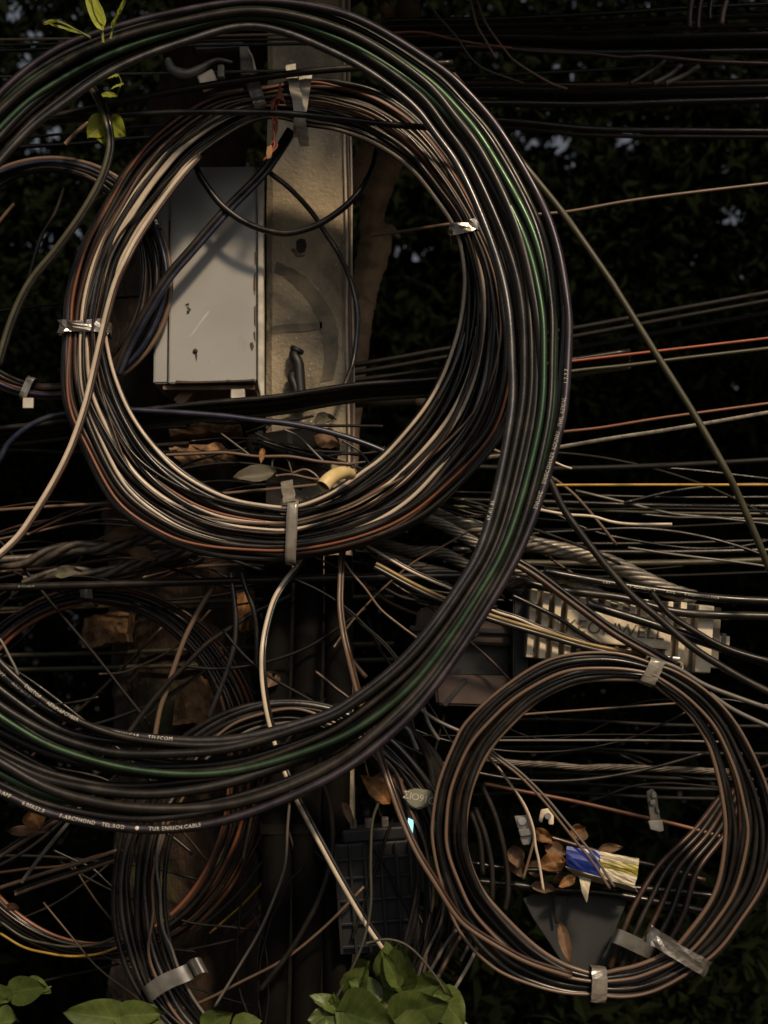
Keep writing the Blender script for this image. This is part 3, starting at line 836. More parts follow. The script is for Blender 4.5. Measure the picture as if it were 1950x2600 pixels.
W('drop_cable', 'black cable bowing down along the right side of the pole face',
  [(650, 405, 3.46), (688, 441, 3.46), (734, 477, 3.47), (789, 536, 3.5), (831, 599, 3.52), (861, 646, 3.53), (890, 713, 3.55), (907, 789, 3.55), (905, 861, 3.55), (895, 924, 3.54), (872, 985, 3.5)], 3.5, 7, 'gloss', n=10)
W('span_cable', 'thick black cable crossing level over the top of the round coil',
  [(-40, 318), (215, 300), (270, 293), (485, 285), (700, 287), (850, 300), (1010, 318), (1200, 330)], 3.24, 9, 'black')
W('span_cable', 'thick black cable rising to the right just below the steel bracket',
  [(-40, 330), (140, 295), (295, 262), (485, 224), (700, 192), (850, 176), (1000, 168), (1150, 160)], 3.27, 10, 'black2')
W('span_cable', 'navy cable arching from the left edge across the pole foot',
  [(-20, 1190), (0, 1165), (25, 1122), (84, 1076), (165, 1050), (295, 1041), (422, 1046), (560, 1056), (650, 1067), (734, 1076), (819, 1093), (903, 1118), (983, 1150), (1060, 1195)], 3.42, 8, 'navy')
ORD = ['uppermost', 'second', 'third', 'fourth', 'fifth', 'sixth', 'seventh', 'eighth', 'ninth', 'tenth', 'eleventh', 'twelfth', 'lowest']
grp = 'thick dark cables crossing level below the cabinet'
lab = 'thick dark cable, %s of four crossing level just below the white cabinet'
for k, (dy0, dy1, rad, mt) in enumerate(((1034, 962, 8, 'black'), (1046, 972, 11, 'dim'), (1060, 984, 10, 'dim'), (1074, 1000, 8, 'olive'))):
    W('span_cable', lab % (ORD[k] if k < 3 else 'lowest'), [(-60, dy0 + 60), (150, dy0 + 38), (300, dy0 + 16), (500, dy0 - 8), (700, dy0 - 26), (900, dy1 + 16), (1110, dy1), (1330, dy1 - 30), (1600, dy1 - 70)], 3.46 + .02 * k, rad, mt, grp)
for k, (y0, y1) in enumerate(((926, 884), (946, 905), (965, 936))):
    W('span_cable', 'dim black cable, %s of three right of the pole inside the round coil' % ('upper', 'middle', 'lower')[k], [(830, y0 + 16), (910, y0), (1030, (y0 + y1) / 2), (1145, y1), (1400, y1 - 40), (1700, y1 - 95), (2000, y1 - 150)], 3.85 + .04 * k, 7, 'dim', 'dim cables right of the pole')
W('thin_wire', 'thin pale brown wire running level from left edge to the ivory tube',
  [(-30, 1297), (127, 1286), (283, 1277), (420, 1266), (557, 1254), (700, 1241), (825, 1229)], 3.40, 4.2, 'tan', cat='wire')
W('thin_wire', 'short brown wire slanting under the hanging cream cable', [(70, 1358), (140, 1325), (211, 1296), (300, 1262)], 3.5, 4, 'brown', cat='wire')
W('drop_cable', 'stiff cream cable bowing down below the round coil and out under the large coil',
  [(775, 1405, 3.42), (755, 1435, 3.4), (730, 1465, 3.38), (696, 1519, 3.36), (675, 1587, 3.34), (665, 1650, 3.32), (665, 1722, 3.28), (675, 1798, 3.22), (690, 1860, 3.16), (708, 1920, 3.12), (730, 1980, 3.1), (751, 2027, 3.08), (800, 2120, 3.06), (860, 2230, 3.05), (925, 2340, 3.05), (976, 2414, 3.05)], 3.2, 6, 'cream', twin='black')
W('drop_cable', 'pinkish tan cable dropping from the round coil and joining the small coil',
  [(868, 1390, 3.42), (864, 1430, 3.4), (862, 1480, 3.38), (861, 1536, 3.36), (869, 1604, 3.33), (884, 1671, 3.3), (907, 1760, 3.22), (930, 1830, 3.15), (952, 1891, 3.1), (987, 1993, 3.06), (1017, 2077, 3.05), (1055, 2162, 3.04), (1106, 2246, 3.04), (1152, 2318, 3.05), (1194, 2360, 3.06), (1283, 2415, 3.07), (1350, 2448, 3.08), (1450, 2480, 3.1)], 3.15, 6, 'tan', twin='brown')
# right half
W('guy_cable', 'long olive cable slanting from the large coil down to the right edge',
  [(1150, 190, 3.3), (1240, 300, 3.25), (1326, 413, 3.2), (1431, 544, 3.2), (1541, 700, 3.2), (1571, 747, 3.2), (1655, 882, 3.2), (1756, 1042, 3.2), (1836, 1181, 3.2), (1872, 1252, 3.22), (1910, 1340, 3.24), (1960, 1460, 3.28)], 3.2, 9.5, 'olive', n=10)
W('guy_cable', 'black cable slanting over the cast amplifier housing from the large coil',
  [(1380, 1190, 3.3), (1402, 1232, 3.3), (1436, 1300, 3.3), (1520, 1414, 3.3), (1600, 1507, 3.3), (1672, 1570, 3.3), (1756, 1642, 3.3), (1841, 1697, 3.3), (1910, 1736, 3.3), (1990, 1775, 3.3)], 3.3, 9.5, 'black2', n=10)
W('thin_wire', 'grey tan wire rising right across the upper right, alone among the leaves',
  [(940, 598), (1030, 586), (1135, 570), (1290, 550), (1436, 538), (1579, 513), (1714, 494), (1990, 461)], 3.5, 4.5, 'tan', cat='wire')
W('thin_wire', 'red wire crossing level right of the large coil', [(1200, 948), (1444, 918), (1638, 895), (1990, 854)], 3.4, 3.8, 'red', cat='wire')
W('thin_wire', 'dim olive wire running just under the red wire', [(1200, 978), (1448, 943), (1587, 928), (1756, 907), (1990, 880)], 3.45, 5, 'olive', cat='wire')
twisted('thin_wire', 'grey stranded wire rising right below the red wire', [(1100, 1175), (1250, 1160), (1410, 1137), (1545, 1114), (1672, 1095), (1798, 1074), (1990, 1040)], 3.45, 5, 'strand', k=5, pitch=.06)
W('thin_wire', 'reddish brown wire just above the grey stranded wire', [(1300, 1112), (1423, 1097), (1524, 1086), (1660, 1064), (1782, 1047), (1990, 1019)], 3.5, 4, 'rust', cat='wire')
W('thin_wire', 'bright yellow wire running level right of the large coil', [(1340, 1236), (1410, 1232), (1620, 1231), (1832, 1231), (1990, 1231)], 3.42, 3.6, 'yellow', cat='wire')
W('thin_wire', 'pale kinked wire trailing right below the yellow wire', [(1345, 1290), (1364, 1293), (1436, 1306), (1503, 1311), (1554, 1325), (1609, 1331), (1706, 1331)], 3.42, 4, 'cream', cat='wire')
W('thin_wire', 'short pale wire end beside the large coil above the yellow wire', [(1385, 1165), (1405, 1172), (1430, 1183), (1452, 1190)], 3.42, 3, 'cream', cat='wire')
lab = 'dim black wire, %s of nine crossing level near the yellow wire at right'
for k, (y0, y1) in enumerate(((1190, 1165), (1255, 1262), (1275, 1286), (1292, 1305), (1345, 1322), (1380, 1370), (1400, 1396), (1430, 1420), (1465, 1450))):
    W('span_wire', lab % (ORD[k] if k < 8 else 'lowest'), [(1150, y0 - 6), (1400, y0), (1700, (y0 + y1) / 2 + 4), (2000, y1)], 3.8 + .06 * k, rng.uniform(3, 8), ('dim', 'black2', 'black', 'olive')[k % 4], 'dim wires in the right background', cat='wire')
lab = 'dim cable, %s of thirteen crossing level at the upper right'
for k, (y0, y1, rad) in enumerate(((48, 8, 7), (64, 36, 9), (80, 62, 8), (92, 86, 11), (106, 108, 12), (122, 128, 10), (190, 152, 5), (212, 205, 10), (224, 219, 10), (236, 234, 12), (262, 252, 11), (304, 334, 9), (322, 348, 6))):
    W('span_cable', lab % ORD[k], [(980, y0 + 4), (1250, y0), (1500, (y0 + y1) / 2 + 8), (1750, y1 + (y0 - y1) * .2 + 4), (2000, y1)], 3.75 + .05 * (k % 5), rad, ('black', 'black2', 'brown', 'gloss', 'dim')[k % 5], 'dim cables crossing the upper right')
W('span_cable', 'frayed brown cable running level across the upper right, brightest of its bundle',
  [(1180, 118), (1290, 124), (1377, 131), (1503, 137), (1580, 146), (1650, 143), (1798, 156), (1990, 163)], 3.66, 6.5, 'brown')
W('thin_wire', 'orange brown wire arching from behind the large coil at the top right', [(960, 92), (1000, 84), (1072, 82), (1156, 101), (1220, 112), (1300, 122)], 3.62, 4, 'rust', cat='wire')
W('thin_wire', 'yellow green thin wire dropping from the top edge right of the pole', [(1075, -15), (1085, 4), (1112, 40), (1144, 76), (1165, 101), (1190, 140), (1230, 175), (1330, 212)], 3.6, 3.2, 'olive', cat='wire')
W('thin_wire', 'tan thin wire dropping from the top edge, left of a twin', [(1188, -20), (1194, 0), (1211, 63), (1232, 101), (1260, 150)], 3.6, 3.6, 'tan', cat='wire')
W('thin_wire', 'tan thin wire dropping from the top edge, right of a twin', [(1204, -20), (1211, 0), (1232, 55), (1262, 101), (1300, 150)], 3.62, 3.6, 'tan', cat='wire')
W('thin_wire', 'purplish thin wire slanting under the frayed brown cable', [(1300, 150), (1339, 177), (1398, 211), (1440, 226)], 3.62, 4, 'tan', cat='wire')
for k, (x0, x1, y1, mt) in enumerate(((1756, 1751, 70, 'olive'), (1779, 1772, 74, 'brown'), (1806, 1802, 50, 'black2'), (1844, 1832, 62, 'tan'))):
    W('cable_end', ('greenish cable end, leftmost of four hanging at the top right', 'brown cable end, second of four hanging at the top right', 'dark cable end, third of four hanging at the top right', 'pale cable end, rightmost of four hanging at the top right')[k],
      [(x0 + 6, -40), (x0, 0), ((x0 + x1) / 2 - 2, y1 * .5), (x1, y1)], 3.6, 7.5, mt, 'cable ends hanging at the top right')
for k, q in enumerate(([(1600, 212), (1630, 195), (1676, 165), (1690, 150)], [(1660, 212), (1700, 190), (1730, 165)], [(1690, 212), (1735, 192), (1775, 168)])):
    W('span_cable', 'short slanted dim cable crossing the level bundle at upper right', q, 3.7, 7, 'grey' if k else 'olive', 'slanted cables at upper right')

# twisted bare conductors under the round coil
tw = [('thick bright twisted conductor fanning right, uppermost above the amplifier', [(1030, 1268), (1100, 1300), (1240, 1352), (1330, 1376), (1440, 1400), (1540, 1425), (1620, 1462), (1700, 1500), (1765, 1520)], 19, 'strand', 3.55),
      ('twisted conductor ending near the large coil just below the round coil', [(1020, 1285), (1076, 1313), (1125, 1332), (1170, 1358), (1230, 1392), (1290, 1420), (1340, 1444)], 14, 'strand', 3.52),
      ('grimy twisted conductor second below the bright one', [(940, 1372), (1040, 1400), (1120, 1404), (1190, 1440), (1260, 1470), (1330, 1500)], 15, 'strand_dark', 3.5),
      ('grimy twisted conductor reaching the left end of the amplifier', [(960, 1410), (1060, 1440), (1150, 1462), (1230, 1490), (1290, 1480), (1380, 1470), (1450, 1480), (1510, 1512)], 14, 'strand_dark', 3.48),
      ('twisted conductor crossing the amplifier top edge beside the brown cable', [(1290, 1440), (1350, 1458), (1420, 1466), (1500, 1495), (1560, 1530), (1600, 1555)], 12, 'strand', 3.44)]
for lab, q, rad, mt, Y in tw:
    twisted('twisted_conductor', lab, q, Y, rad, mt, 'twisted conductors', pitch=.20)
twisted('twisted_conductor', 'long grey twisted conductor left of the pole foot, upper of two', [(-30, 1418), (0, 1424), (63, 1427), (127, 1405), (190, 1389), (253, 1393), (337, 1372), (420, 1352), (520, 1330)], 3.5, 15, 'strand_dark', 'twisted conductors', k=3, pitch=.26, strands_r=.62)
twisted('twisted_conductor', 'pale grey twisted conductor left of the pole foot, lower of two', [(60, 1476), (110, 1466), (169, 1452), (253, 1456), (340, 1435), (420, 1412), (520, 1390)], 3.52, 13, 'strand_dark', 'twisted conductors', k=3, pitch=.22, strands_r=.62)
lab = 'dim tangled wire in the heap just below the round coil'
for k, q in enumerate(([(430, 1440), (520, 1405), (640, 1440), (760, 1480)], [(0, 1452), (150, 1440), (300, 1418), (450, 1420)], [(200, 1430), (330, 1412), (470, 1385), (560, 1350)], [(700, 1440), (860, 1452), (980, 1490), (1100, 1540)],
                       [(760, 1500), (900, 1470), (1000, 1500), (1130, 1550)], [(850, 1420), (960, 1440), (1080, 1500), (1200, 1560)], [(240, 1395), (380, 1380), (500, 1365)], [(100, 1400), (260, 1370), (380, 1350)],
                       [(820, 1560), (845, 1610), (880, 1660), (930, 1720)], [(930, 1560), (960, 1640), (1000, 1700)], [(700, 1520), (760, 1600), (830, 1700)])):
    W('tangled_wire', lab, q, 3.6 + .03 * (k % 4), rng.uniform(3, 6), ('dim', 'brown', 'black2', 'tan', 'dim')[k % 5], 'tangled wires below the round coil', cat='wire')
W('drop_cable', 'pale wire slanting from under the round coil to the amplifier', [(930, 1384), (945, 1393), (1030, 1443), (1093, 1473), (1152, 1498), (1250, 1549), (1313, 1570), (1377, 1597), (1500, 1640)], 3.40, 4, 'cream', twin='black')
W('drop_cable', 'yellow edged dark cable slanting to the small coil, below the pale one', [(950, 1440), (966, 1448), (1051, 1494), (1135, 1532), (1250, 1574), (1377, 1612), (1503, 1648), (1630, 1672), (1730, 1700)], 3.38, 7, 'black2', twin='ochre')
W('drop_cable', 'brown cable slanting across the amplifier name plate', [(1230, 1390), (1300, 1427), (1356, 1460), (1419, 1507), (1486, 1557), (1562, 1612), (1651, 1663), (1720, 1700)], 3.36, 8.5, 'brown', twin='black')
W('drop_cable', 'thin black cable over the left fins of the amplifier', [(1300, 1512), (1343, 1532), (1419, 1570), (1470, 1605), (1520, 1636)], 3.40, 6, 'black')
W('drop_cable', 'thick black cable crossing the amplifier above its lettering', [(1490, 1530), (1512, 1540), (1609, 1570), (1714, 1604), (1841, 1648), (2000, 1700)], 3.38, 12, 'black')
W('drop_cable', 'thick dark cable lying along the top of the amplifier fins', [(1330, 1478), (1419, 1498), (1500, 1508), (1587, 1520), (1735, 1556), (1990, 1566)], 3.40, 11, 'black2')
o, C = W('drop_cable', 'black cable with white print passing above the amplifier', [(1380, 1450), (1440, 1462), (1553, 1482), (1672, 1500), (1832, 1520), (1990, 1528)], 3.42, 11, 'black')
for s0, t_ in ((.145, 'E.KV'), (.205, 'LV. AERIALWIRE'), (.30, 'AWG'), (.345, '6.0SQMM-CCS-TH-6')):
    pr = print_on(C - np.array(o.location), s0, t_, .0085, 11 * unit(3.42), None); pr.parent = o
W('drop_cable', 'grey cable leaving the small coil top to the right edge, upper of two', [(1640, 1670), (1714, 1694), (1786, 1737), (1870, 1770), (1990, 1812)], 3.3, 6, 'grey')
W('drop_cable', 'grey cable leaving the small coil to the right edge, lower of two', [(1800, 1760), (1862, 1802), (1950, 1844), (2000, 1866)], 3.3, 6, 'grey')
W('drop_cable', 'dark cable dividing from the black one right of the amplifier', [(1650, 1500), (1700, 1560), (1760, 1600), (1830, 1640), (1900, 1665), (2000, 1690)], 3.36, 8, 'black')
W('thin_wire', 'thin pale level wire crossing the upper inside of the small coil', [(1300, 1818), (1343, 1813), (1545, 1798), (1701, 1787), (1800, 1782)], 3.5, 3, 'tan', cat='wire')
W('thin_wire', 'thin grey level wire crossing the small coil below the pale one', [(1230, 1880), (1400, 1880), (1638, 1880), (1850, 1884)], 3.5, 3, 'grey', cat='wire')
twisted('twisted_conductor', 'dim twisted conductor crossing inside the small coil', [(1230, 1925), (1310, 1938), (1400, 1942), (1480, 1950), (1560, 1948), (1850, 1960)], 3.55, 8, 'strand_dark', 'twisted conductors', pitch=.2)
lab = 'dim level cable, %s of five crossing behind the small coil'
for k, y0 in enumerate((1835, 1905, 1970, 1996, 2020)):
    W('span_cable', lab % (ORD[k] if k < 4 else 'lowest'), [(1150, y0), (1400, y0 - 8), (1700, y0 + 6), (2000, y0 + 10)], 3.9, 5, 'dim', 'dim cables behind the small coil')
W('thin_wire', 'thin cream wire looping from the small coil left side, short forked end', [(1225, 1905), (1250, 1934), (1292, 1984), (1326, 2039), (1347, 2090), (1355, 2128), (1347, 2166), (1328, 2232)], 3.25, 3.6, 'tan', cat='wire')
W('thin_wire', 'thin cream wire hanging straight beside the forked end', [(1262, 1946), (1300, 1996), (1333, 2047), (1353, 2100), (1360, 2150), (1368, 2187), (1380, 2262)], 3.25, 3.6, 'cream', cat='wire')
W('thin_wire', 'thin tan wire slanting over the blue packet, left of a pair', [(1215, 1880), (1245, 1913), (1313, 1965), (1377, 2030), (1425, 2090), (1465, 2140), (1505, 2190), (1548, 2256)], 3.22, 3.6, 'tan', cat='wire')
W('thin_wire', 'thin grey wire slanting over the blue packet, right of a pair', [(1222, 1876), (1255, 1911), (1320, 1960), (1385, 2024), (1432, 2080), (1475, 2132), (1517, 2186), (1560, 2252)], 3.22, 3.4, 'grey', cat='wire')
W('thin_wire', 'reddish brown wire slanting through the small coil behind the metal clip', [(1230, 1990), (1305, 2005), (1461, 2035), (1609, 2069), (1735, 2098), (1850, 2130)], 3.4, 5, 'rust', cat='wire')
W('drop_cable', 'dark cable slanting behind the blue packet', [(1350, 2115), (1410, 2130), (1470, 2148), (1560, 2175), (1690, 2205), (1790, 2235)], 3.42, 6, 'brown')
for k, q in enumerate(([(1222, 1990), (1260, 2080), (1284, 2180), (1290, 2260), (1282, 2310)], [(1205, 2050), (1232, 2120), (1248, 2200), (1250, 2285)], [(1195, 2060), (1218, 2130), (1226, 2220)])):
    W('drop_cable', 'dark cable curving down inside the left rim of the small coil, %s of three' % ('rightmost', 'middle', 'leftmost')[k], q, 3.3, 7, 'black2', 'cables inside the left rim of the small coil')
# bundle of five inside the small coil with a steel strap
bd = empty('cable_bundle', at(1560, 2440, 3.35), 'five dark cables side by side, strapped at the lower right inside the small coil', 'cable bundle')
for k in range(5):
    dx = 30 * k
    C = spline([at(1830 + dx * .6, 2020 - 10 * k, 3.42), at(1760 + dx * .7, 2110, 3.40), at(1675 + dx * .8, 2195 + 4 * k, 3.37), at(1615 + dx, 2290 + 8 * k, 3.35), at(1580 + dx * .9, 2370 + 10 * k, 3.34), at(1548 + dx * .8, 2460 + 8 * k, 3.34)], 10)
    V, F = tube_VF(C, 7.2 * unit(3.35))
    obj('cable', mesh_np('cable', V, F, M['black2' if k % 2 else 'brown']), bd)
def ribbon(name, pts, Y, wid, mat, parent, depth=.02, thick=.0018, crumple=0):
    """flat strap bent round a bundle; pts in plan order, wid across"""
    P = spline([at(p[0], p[1], p[2] if len(p) > 2 else Y) for p in pts], 5)
    ax = P[-1] - P[0]; ax = np.cross(ax, (0, 1, 0)); ax /= np.linalg.norm(ax)
    A_ = np.tile(ax, (len(P), 1))
    r = np.random.RandomState(3)
    V, F = [], []
    for i in range(len(P)):
        for s_ in (-.5, 0, .5):
            V.append(P[i] + A_[i] * wid * s_ + r.normal(size=3) * crumple)
    for i in range(len(P) - 1):
        for j in range(2): F.append([i * 3 + j, i * 3 + j + 1, i * 3 + j + 4, i * 3 + j + 3])
    o = obj(name, mesh_np(name, np.array(V), np.array(F), M[mat], smooth=False), parent)
    sm = o.modifiers.new('thickness', 'SOLIDIFY'); sm.thickness = thick
    return o
ribbon('strap', [(1560, 2378, 3.36), (1563, 2376, 3.31), (1580, 2382, 3.30), (1610, 2396, 3.305), (1640, 2410, 3.31), (1652, 2416, 3.33), (1656, 2420, 3.38)], 3.3, .034, 'steel', bd)
# clamp of the black coil at lower left
ribbon('clamp', [(372, 2530, 3.24), (376, 2524, 3.19), (400, 2505, 3.18), (430, 2488, 3.18), (460, 2476, 3.18), (478, 2468, 3.19), (484, 2464, 3.22), (492, 2456, 3.19), (508, 2450, 3.18), (518, 2452, 3.21)], 3.2, .036, 'steel', E.root)

# lower left
W('drop_cable', 'tan straight cable at the lower left edge, highest of the slanted ones', [(-30, 2194), (0, 2174), (60, 2135), (127, 2094), (170, 2068)], 3.2, 5.5, 'tan', twin='black')
W('drop_cable', 'grey straight cable crossing steeply behind the large coil rim, lower left', [(55, 2240), (63, 2229), (115, 2160), (169, 2094), (210, 2040)], 3.22, 5, 'grey')
W('drop_cable', 'tan straight cable slanting up to the black coil, upper of two', [(-30, 2264), (0, 2254), (110, 2218), (215, 2187), (300, 2158)], 3.24, 5, 'tan')
W('drop_cable', 'tan straight cable slanting up to the black coil, lower of two', [(38, 2271), (105, 2246), (232, 2204), (300, 2180)], 3.26, 5, 'tan', twin='black')
for k, (lab, q, mt) in enumerate((('pale edged cable crossing the rust coil steeply to the large coil', [(548, 1480), (515, 1532), (473, 1612), (447, 1680), (422, 1756), (405, 1806), (388, 1900)], 'tan'),
        ('long dark cable slanting left across the rust coil', [(740, 1510), (700, 1530), (641, 1557), (591, 1591), (527, 1633), (464, 1697), (422, 1739), (367, 1806), (310, 1885)], 'black2'),
        ('dark cable dropping across the right side of the rust coil', [(585, 1450), (591, 1494), (599, 1570), (595, 1637), (578, 1700), (557, 1756), (530, 1825)], 'gloss'),
        ('dark cable dropping at the outer right rim of the rust coil', [(612, 1450), (624, 1494), (645, 1553), (652, 1620), (650, 1700)], 'black'))):
    W('drop_cable', lab, q, 3.48 - .02 * k, 6.5, mt)
o, C = W('span_cable', 'level black cable with faint white print at the left, below the twisted conductors', [(-40, 1493), (118, 1488), (380, 1481), (700, 1471), (900, 1466), (1200, 1462)], 3.44, 10, 'black2')
pr = print_on(C - np.array(o.location), .085, 'D-FOHS-V', .008, 10 * unit(3.44), None); pr.parent = o
for k, (y0, y1) in enumerate(((1545, 1530), (1663, 1650), (1700, 1690))):
    W('span_cable', 'dim olive cable, %s of three crossing level inside the rust coil' % ('upper', 'middle', 'lower')[k], [(-40, y0 + 3), (224, y0 - 4), (460, y1), (760, y1 - 10), (1000, y1 - 16)], 3.9, 6, 'olive', 'dim cables inside the rust coil')
for k, (x0, y0) in enumerate(((0, 1612), (14, 1740))):
    W('thin_wire', 'short grey wire at the left edge crossing above the large coil print' if k == 0 else 'short grey wire end showing between the large coil cables at the left edge',
      [(x0 - 25, y0), (x0, y0 + 12), (x0 + 24, y0 + 55), (x0 + 42, y0 + 92), (x0 + 48, y0 + 130)], 3.1, 3.8, 'grey', cat='wire')
lab_l = ['thin dark level cable behind the upper left of the large coil', 'dim cable crossing level behind the left edge']
for k, (y0, y1, rad, mt) in enumerate(((101, 98, 4, 'tan'), (116, 110, 4, 'black2'), (131, 122, 4.5, 'black2'), (196, 190, 4, 'olive'))):
    W('span_cable', 'thin dark level cable behind the upper left of the large coil, %s of four' % ('uppermost', 'second', 'third', 'lowest')[k], [(-40, y0), (205, y1), (420, y1 - 4), (700, y1 - 10), (1000, y1 - 12)], 3.45 + .03 * k, rad, mt, 'level cables at the upper left')
for k, (y0, y1, rad) in enumerate(((356, 338, 4), (375, 366, 6), (789, 768, 3.5), (1106, 1089, 5), (1127, 1106, 5), (1140, 1150, 6))):
    W('span_cable', 'dim level cable at the left edge, %s of six' % (ORD[k] if k < 5 else 'lowest'), [(-40, y0 + 4), (90, (y0 + y1) / 2), (181, y1), (330, y1 - 14), (480, y1 - 24)], 3.62, rad, ('dim', 'black', 'dim')[k % 3], 'dim level cables at the left edge')
W('cable_end', 'short tan cable end slanting left of the lime leaf', [(165, 366), (190, 340), (226, 310)], 3.4, 6, 'tan')
W('cable_end', 'short tan cable end at the left edge beside leaf gaps', [(-20, 590), (0, 561), (36, 517)], 3.4, 5, 'tan')
# bottom middle
W('thin_wire', 'thin grey wire bowing down left of the black closure to the bottom', [(735, 2040), (730, 2100), (724, 2195), (696, 2280), (655, 2372), (600, 2465), (545, 2556)], 3.35, 3.5, 'grey', cat='wire')
W('drop_cable', 'dark cable bowing down beside the cream cable to the bottom left', [(805, 1960), (819, 1989), (838, 2048), (844, 2153), (819, 2259), (768, 2364), (713, 2448), (660, 2515)], 3.4, 6.5, 'black2')
for k, q in enumerate(([(1090, 2470), (1130, 2400), (1160, 2360)], [(1112, 2480), (1150, 2410), (1180, 2360)], [(1155, 2510), (1190, 2450), (1212, 2405)], [(1170, 2440), (1190, 2400), (1205, 2370)])):
    W('cable_end', 'short cable stub slanting under the left rim of the small coil', q, 3.2, 4.5, ('grey', 'tan', 'cream', 'grey')[k], 'stubs under the small coil')
for k in range(7):
    x0 = 470 + 38 * k
    W('tangled_wire', 'thin rusty wire slanting behind the black coil strands at the bottom left', [(x0 + 140, 2080), (x0 + 80, 2190), (x0 + 10, 2280), (x0 - 90, 2370)], 3.75 + .02 * k, rng.uniform(2.5, 4), ('yellow', 'brown', 'rust', 'olive')[k % 4], 'rusty wires behind the black coil', cat='wire')
for k in range(2):
    W('thin_wire', ('yellow arc of wire low at the lower left, brighter and lower of two', 'yellow arc of wire low at the lower left, dimmer and upper of two')[k], [(0, 2370 - 30 * k), (60, 2405 - 25 * k), (120, 2420 - 24 * k), (180, 2428 - 24 * k), (250, 2422 - 26 * k), (310, 2400 - 28 * k)], 3.6, 3.2, 'yellow' if k == 0 else 'olive', cat='wire')
for k in range(6):
    W('drop_cable', 'dim cable curving down between the large coil and the small coil', [(980 + 14 * k, 1800 + 16 * k), (1040 + 12 * k, 1850 + 12 * k), (1085 + 8 * k, 1920 + 10 * k), (1100 + 4 * k, 2000 + 10 * k), (1106, 2120)], 3.4 + .015 * k, 9, ('dim', 'black')[k % 2], 'dim cables between the two coils')
for k, q in enumerate(([(1075, 1795), (1090, 1840), (1115, 1880)], [(1060, 1795), (1110, 1830), (1175, 1860)], [(1020, 1840), (1040, 1858), (1060, 1905)])):
    W('cable_end', 'grey kinked wire end between the large coil and the small coil', q, 3.35, 5, 'grey', 'kinked wire ends')

# printing on the large coil
def arc_at(C, x, y):
    """arc length along closed path C of the point nearest to the measured place"""
    ref = np.array([at(x, y, p_[1]) for p_ in C])
    i = np.argmin(np.linalg.norm(C - ref, axis=1))
    return i
def print_large(idx, x, y, strings, gap, size):
    o, C = CA[idx]
    i = arc_at(C, x, y)
    Cr = np.roll(C, -i, axis=0)[::-1]       # run against the winding so that it reads left to right along the bottom
    Cr = np.vstack([Cr[-1:], Cr[:-1]]) if False else Cr
    s = .0
    for t_ in strings:
        print_on(Cr, s, t_, size, ra, o, side=.25)
        s += gap + len(t_) * size * .62
print_large(9, -60, 2000, ['FIG8-APF', '6.0SKE2.0', 'F-ARCPHOND', 'TEL.ROD', '\u25cf', 'TUR ENRICH.CABLE'], .022, .0105)
print_large(0, -30, 1650, ['FIGUSAPP', 'ARIFEHFR', '6.0KE2.0', 'FIGABCPHONE', 'AERIALCAB', 'TELECOM'], .020, .0105)
print_large(1, 45, 1745, ['ENISTOP', 'AERIMAPCFIBER'], .018, .0095)
print_large(9, 1345, 1330, ['ENUNC', 'ENSICOHAER ADUNU', 'FHIL AERIAL', '1.7.7.7'], .024, .011)
print_large(0, 1250, 1360, ['67 4/1 85'], .02, .010)

# the tangle of thin wires between and behind the coils
r_ = np.random.RandomState(77)
def tangle(n, box, Yr, label, group, length=(180, 520), slope=(-.5, .5), rad=(2.2, 4.6), mats=('dim', 'black', 'dim', 'brown', 'dim', 'black', 'black2', 'dim', 'brown', 'dim', 'dim', 'tan'), vertical=False):
    for k in range(n):
        x, y = r_.uniform(box[0], box[2]), r_.uniform(box[1], box[3])
        L = r_.uniform(*length) * 1.6; a = math.atan(r_.uniform(*slope)) + (math.pi / 2 if vertical else 0)
        bow = r_.uniform(-.16, .16) * L
        pts = []
        for t_ in np.linspace(-.5, .5, 7):
            q = bow * (1 - 4 * t_ * t_) + r_.normal() * min(L, 260) * .011
            pts.append((x + math.cos(a) * L * t_ - math.sin(a) * q, y + math.sin(a) * L * t_ + math.cos(a) * q))
        Y = r_.uniform(*Yr)
        W('tangled_wire', label, pts, Y, r_.uniform(*rad), mats[r_.randint(len(mats))], group, cat='wire', n=6, sides=6)
tangle(26, (-20, 1340, 620, 1520), (3.5, 3.8), 'thin wire in the tangle left of the pole foot, below the round coil', 'tangle left of the pole foot', slope=(-.35, .15))
tangle(13, (640, 1420, 1150, 1800), (3.38, 3.5), 'thin wire in the tangle hiding the pole between the round coil and the large coil', 'tangle in front of the lower pole', slope=(-1.5, 1.5), length=(120, 360))
tangle(9, (0, 1560, 620, 1900), (3.5, 4.0), 'thin wire in the tangle inside the rust coil', 'tangle inside the rust coil', slope=(-1.2, 1.2))
tangle(13, (0, 2080, 640, 2560), (3.4, 4.0), 'thin wire in the tangle at the bottom left around the black coil', 'tangle at the bottom left', slope=(-1.0, 1.0))
tangle(12, (620, 1980, 1120, 2520), (3.42, 3.52), 'thin wire in the tangle around the closure at the bottom centre', 'tangle at the bottom centre', slope=(-.6, .6), vertical=True)
tangle(15, (940, 1240, 1350, 1560), (3.5, 3.8), 'thin wire in the tangle around the twisted conductors', 'tangle around the twisted conductors', slope=(.2, .7), length=(160, 420))
tangle(16, (420, 1010, 960, 1260), (3.42, 3.6), 'thin wire in the heap across the pole foot inside the round coil', 'heap across the pole foot', slope=(-.3, .35), length=(90, 320))
tangle(9, (1180, 1780, 1820, 2100), (3.5, 3.9), 'thin wire crossing the dark inside of the small coil', 'wires inside the small coil', slope=(-.12, .2), mats=('dim', 'black', 'dim', 'black2'))
tangle(10, (1300, 1260, 1950, 1480), (3.6, 3.9), 'thin wire crossing the dark background above the amplifier', 'wires above the amplifier', slope=(-.1, .15), length=(300, 700), mats=('dim', 'black', 'dim', 'black2', 'grey'))

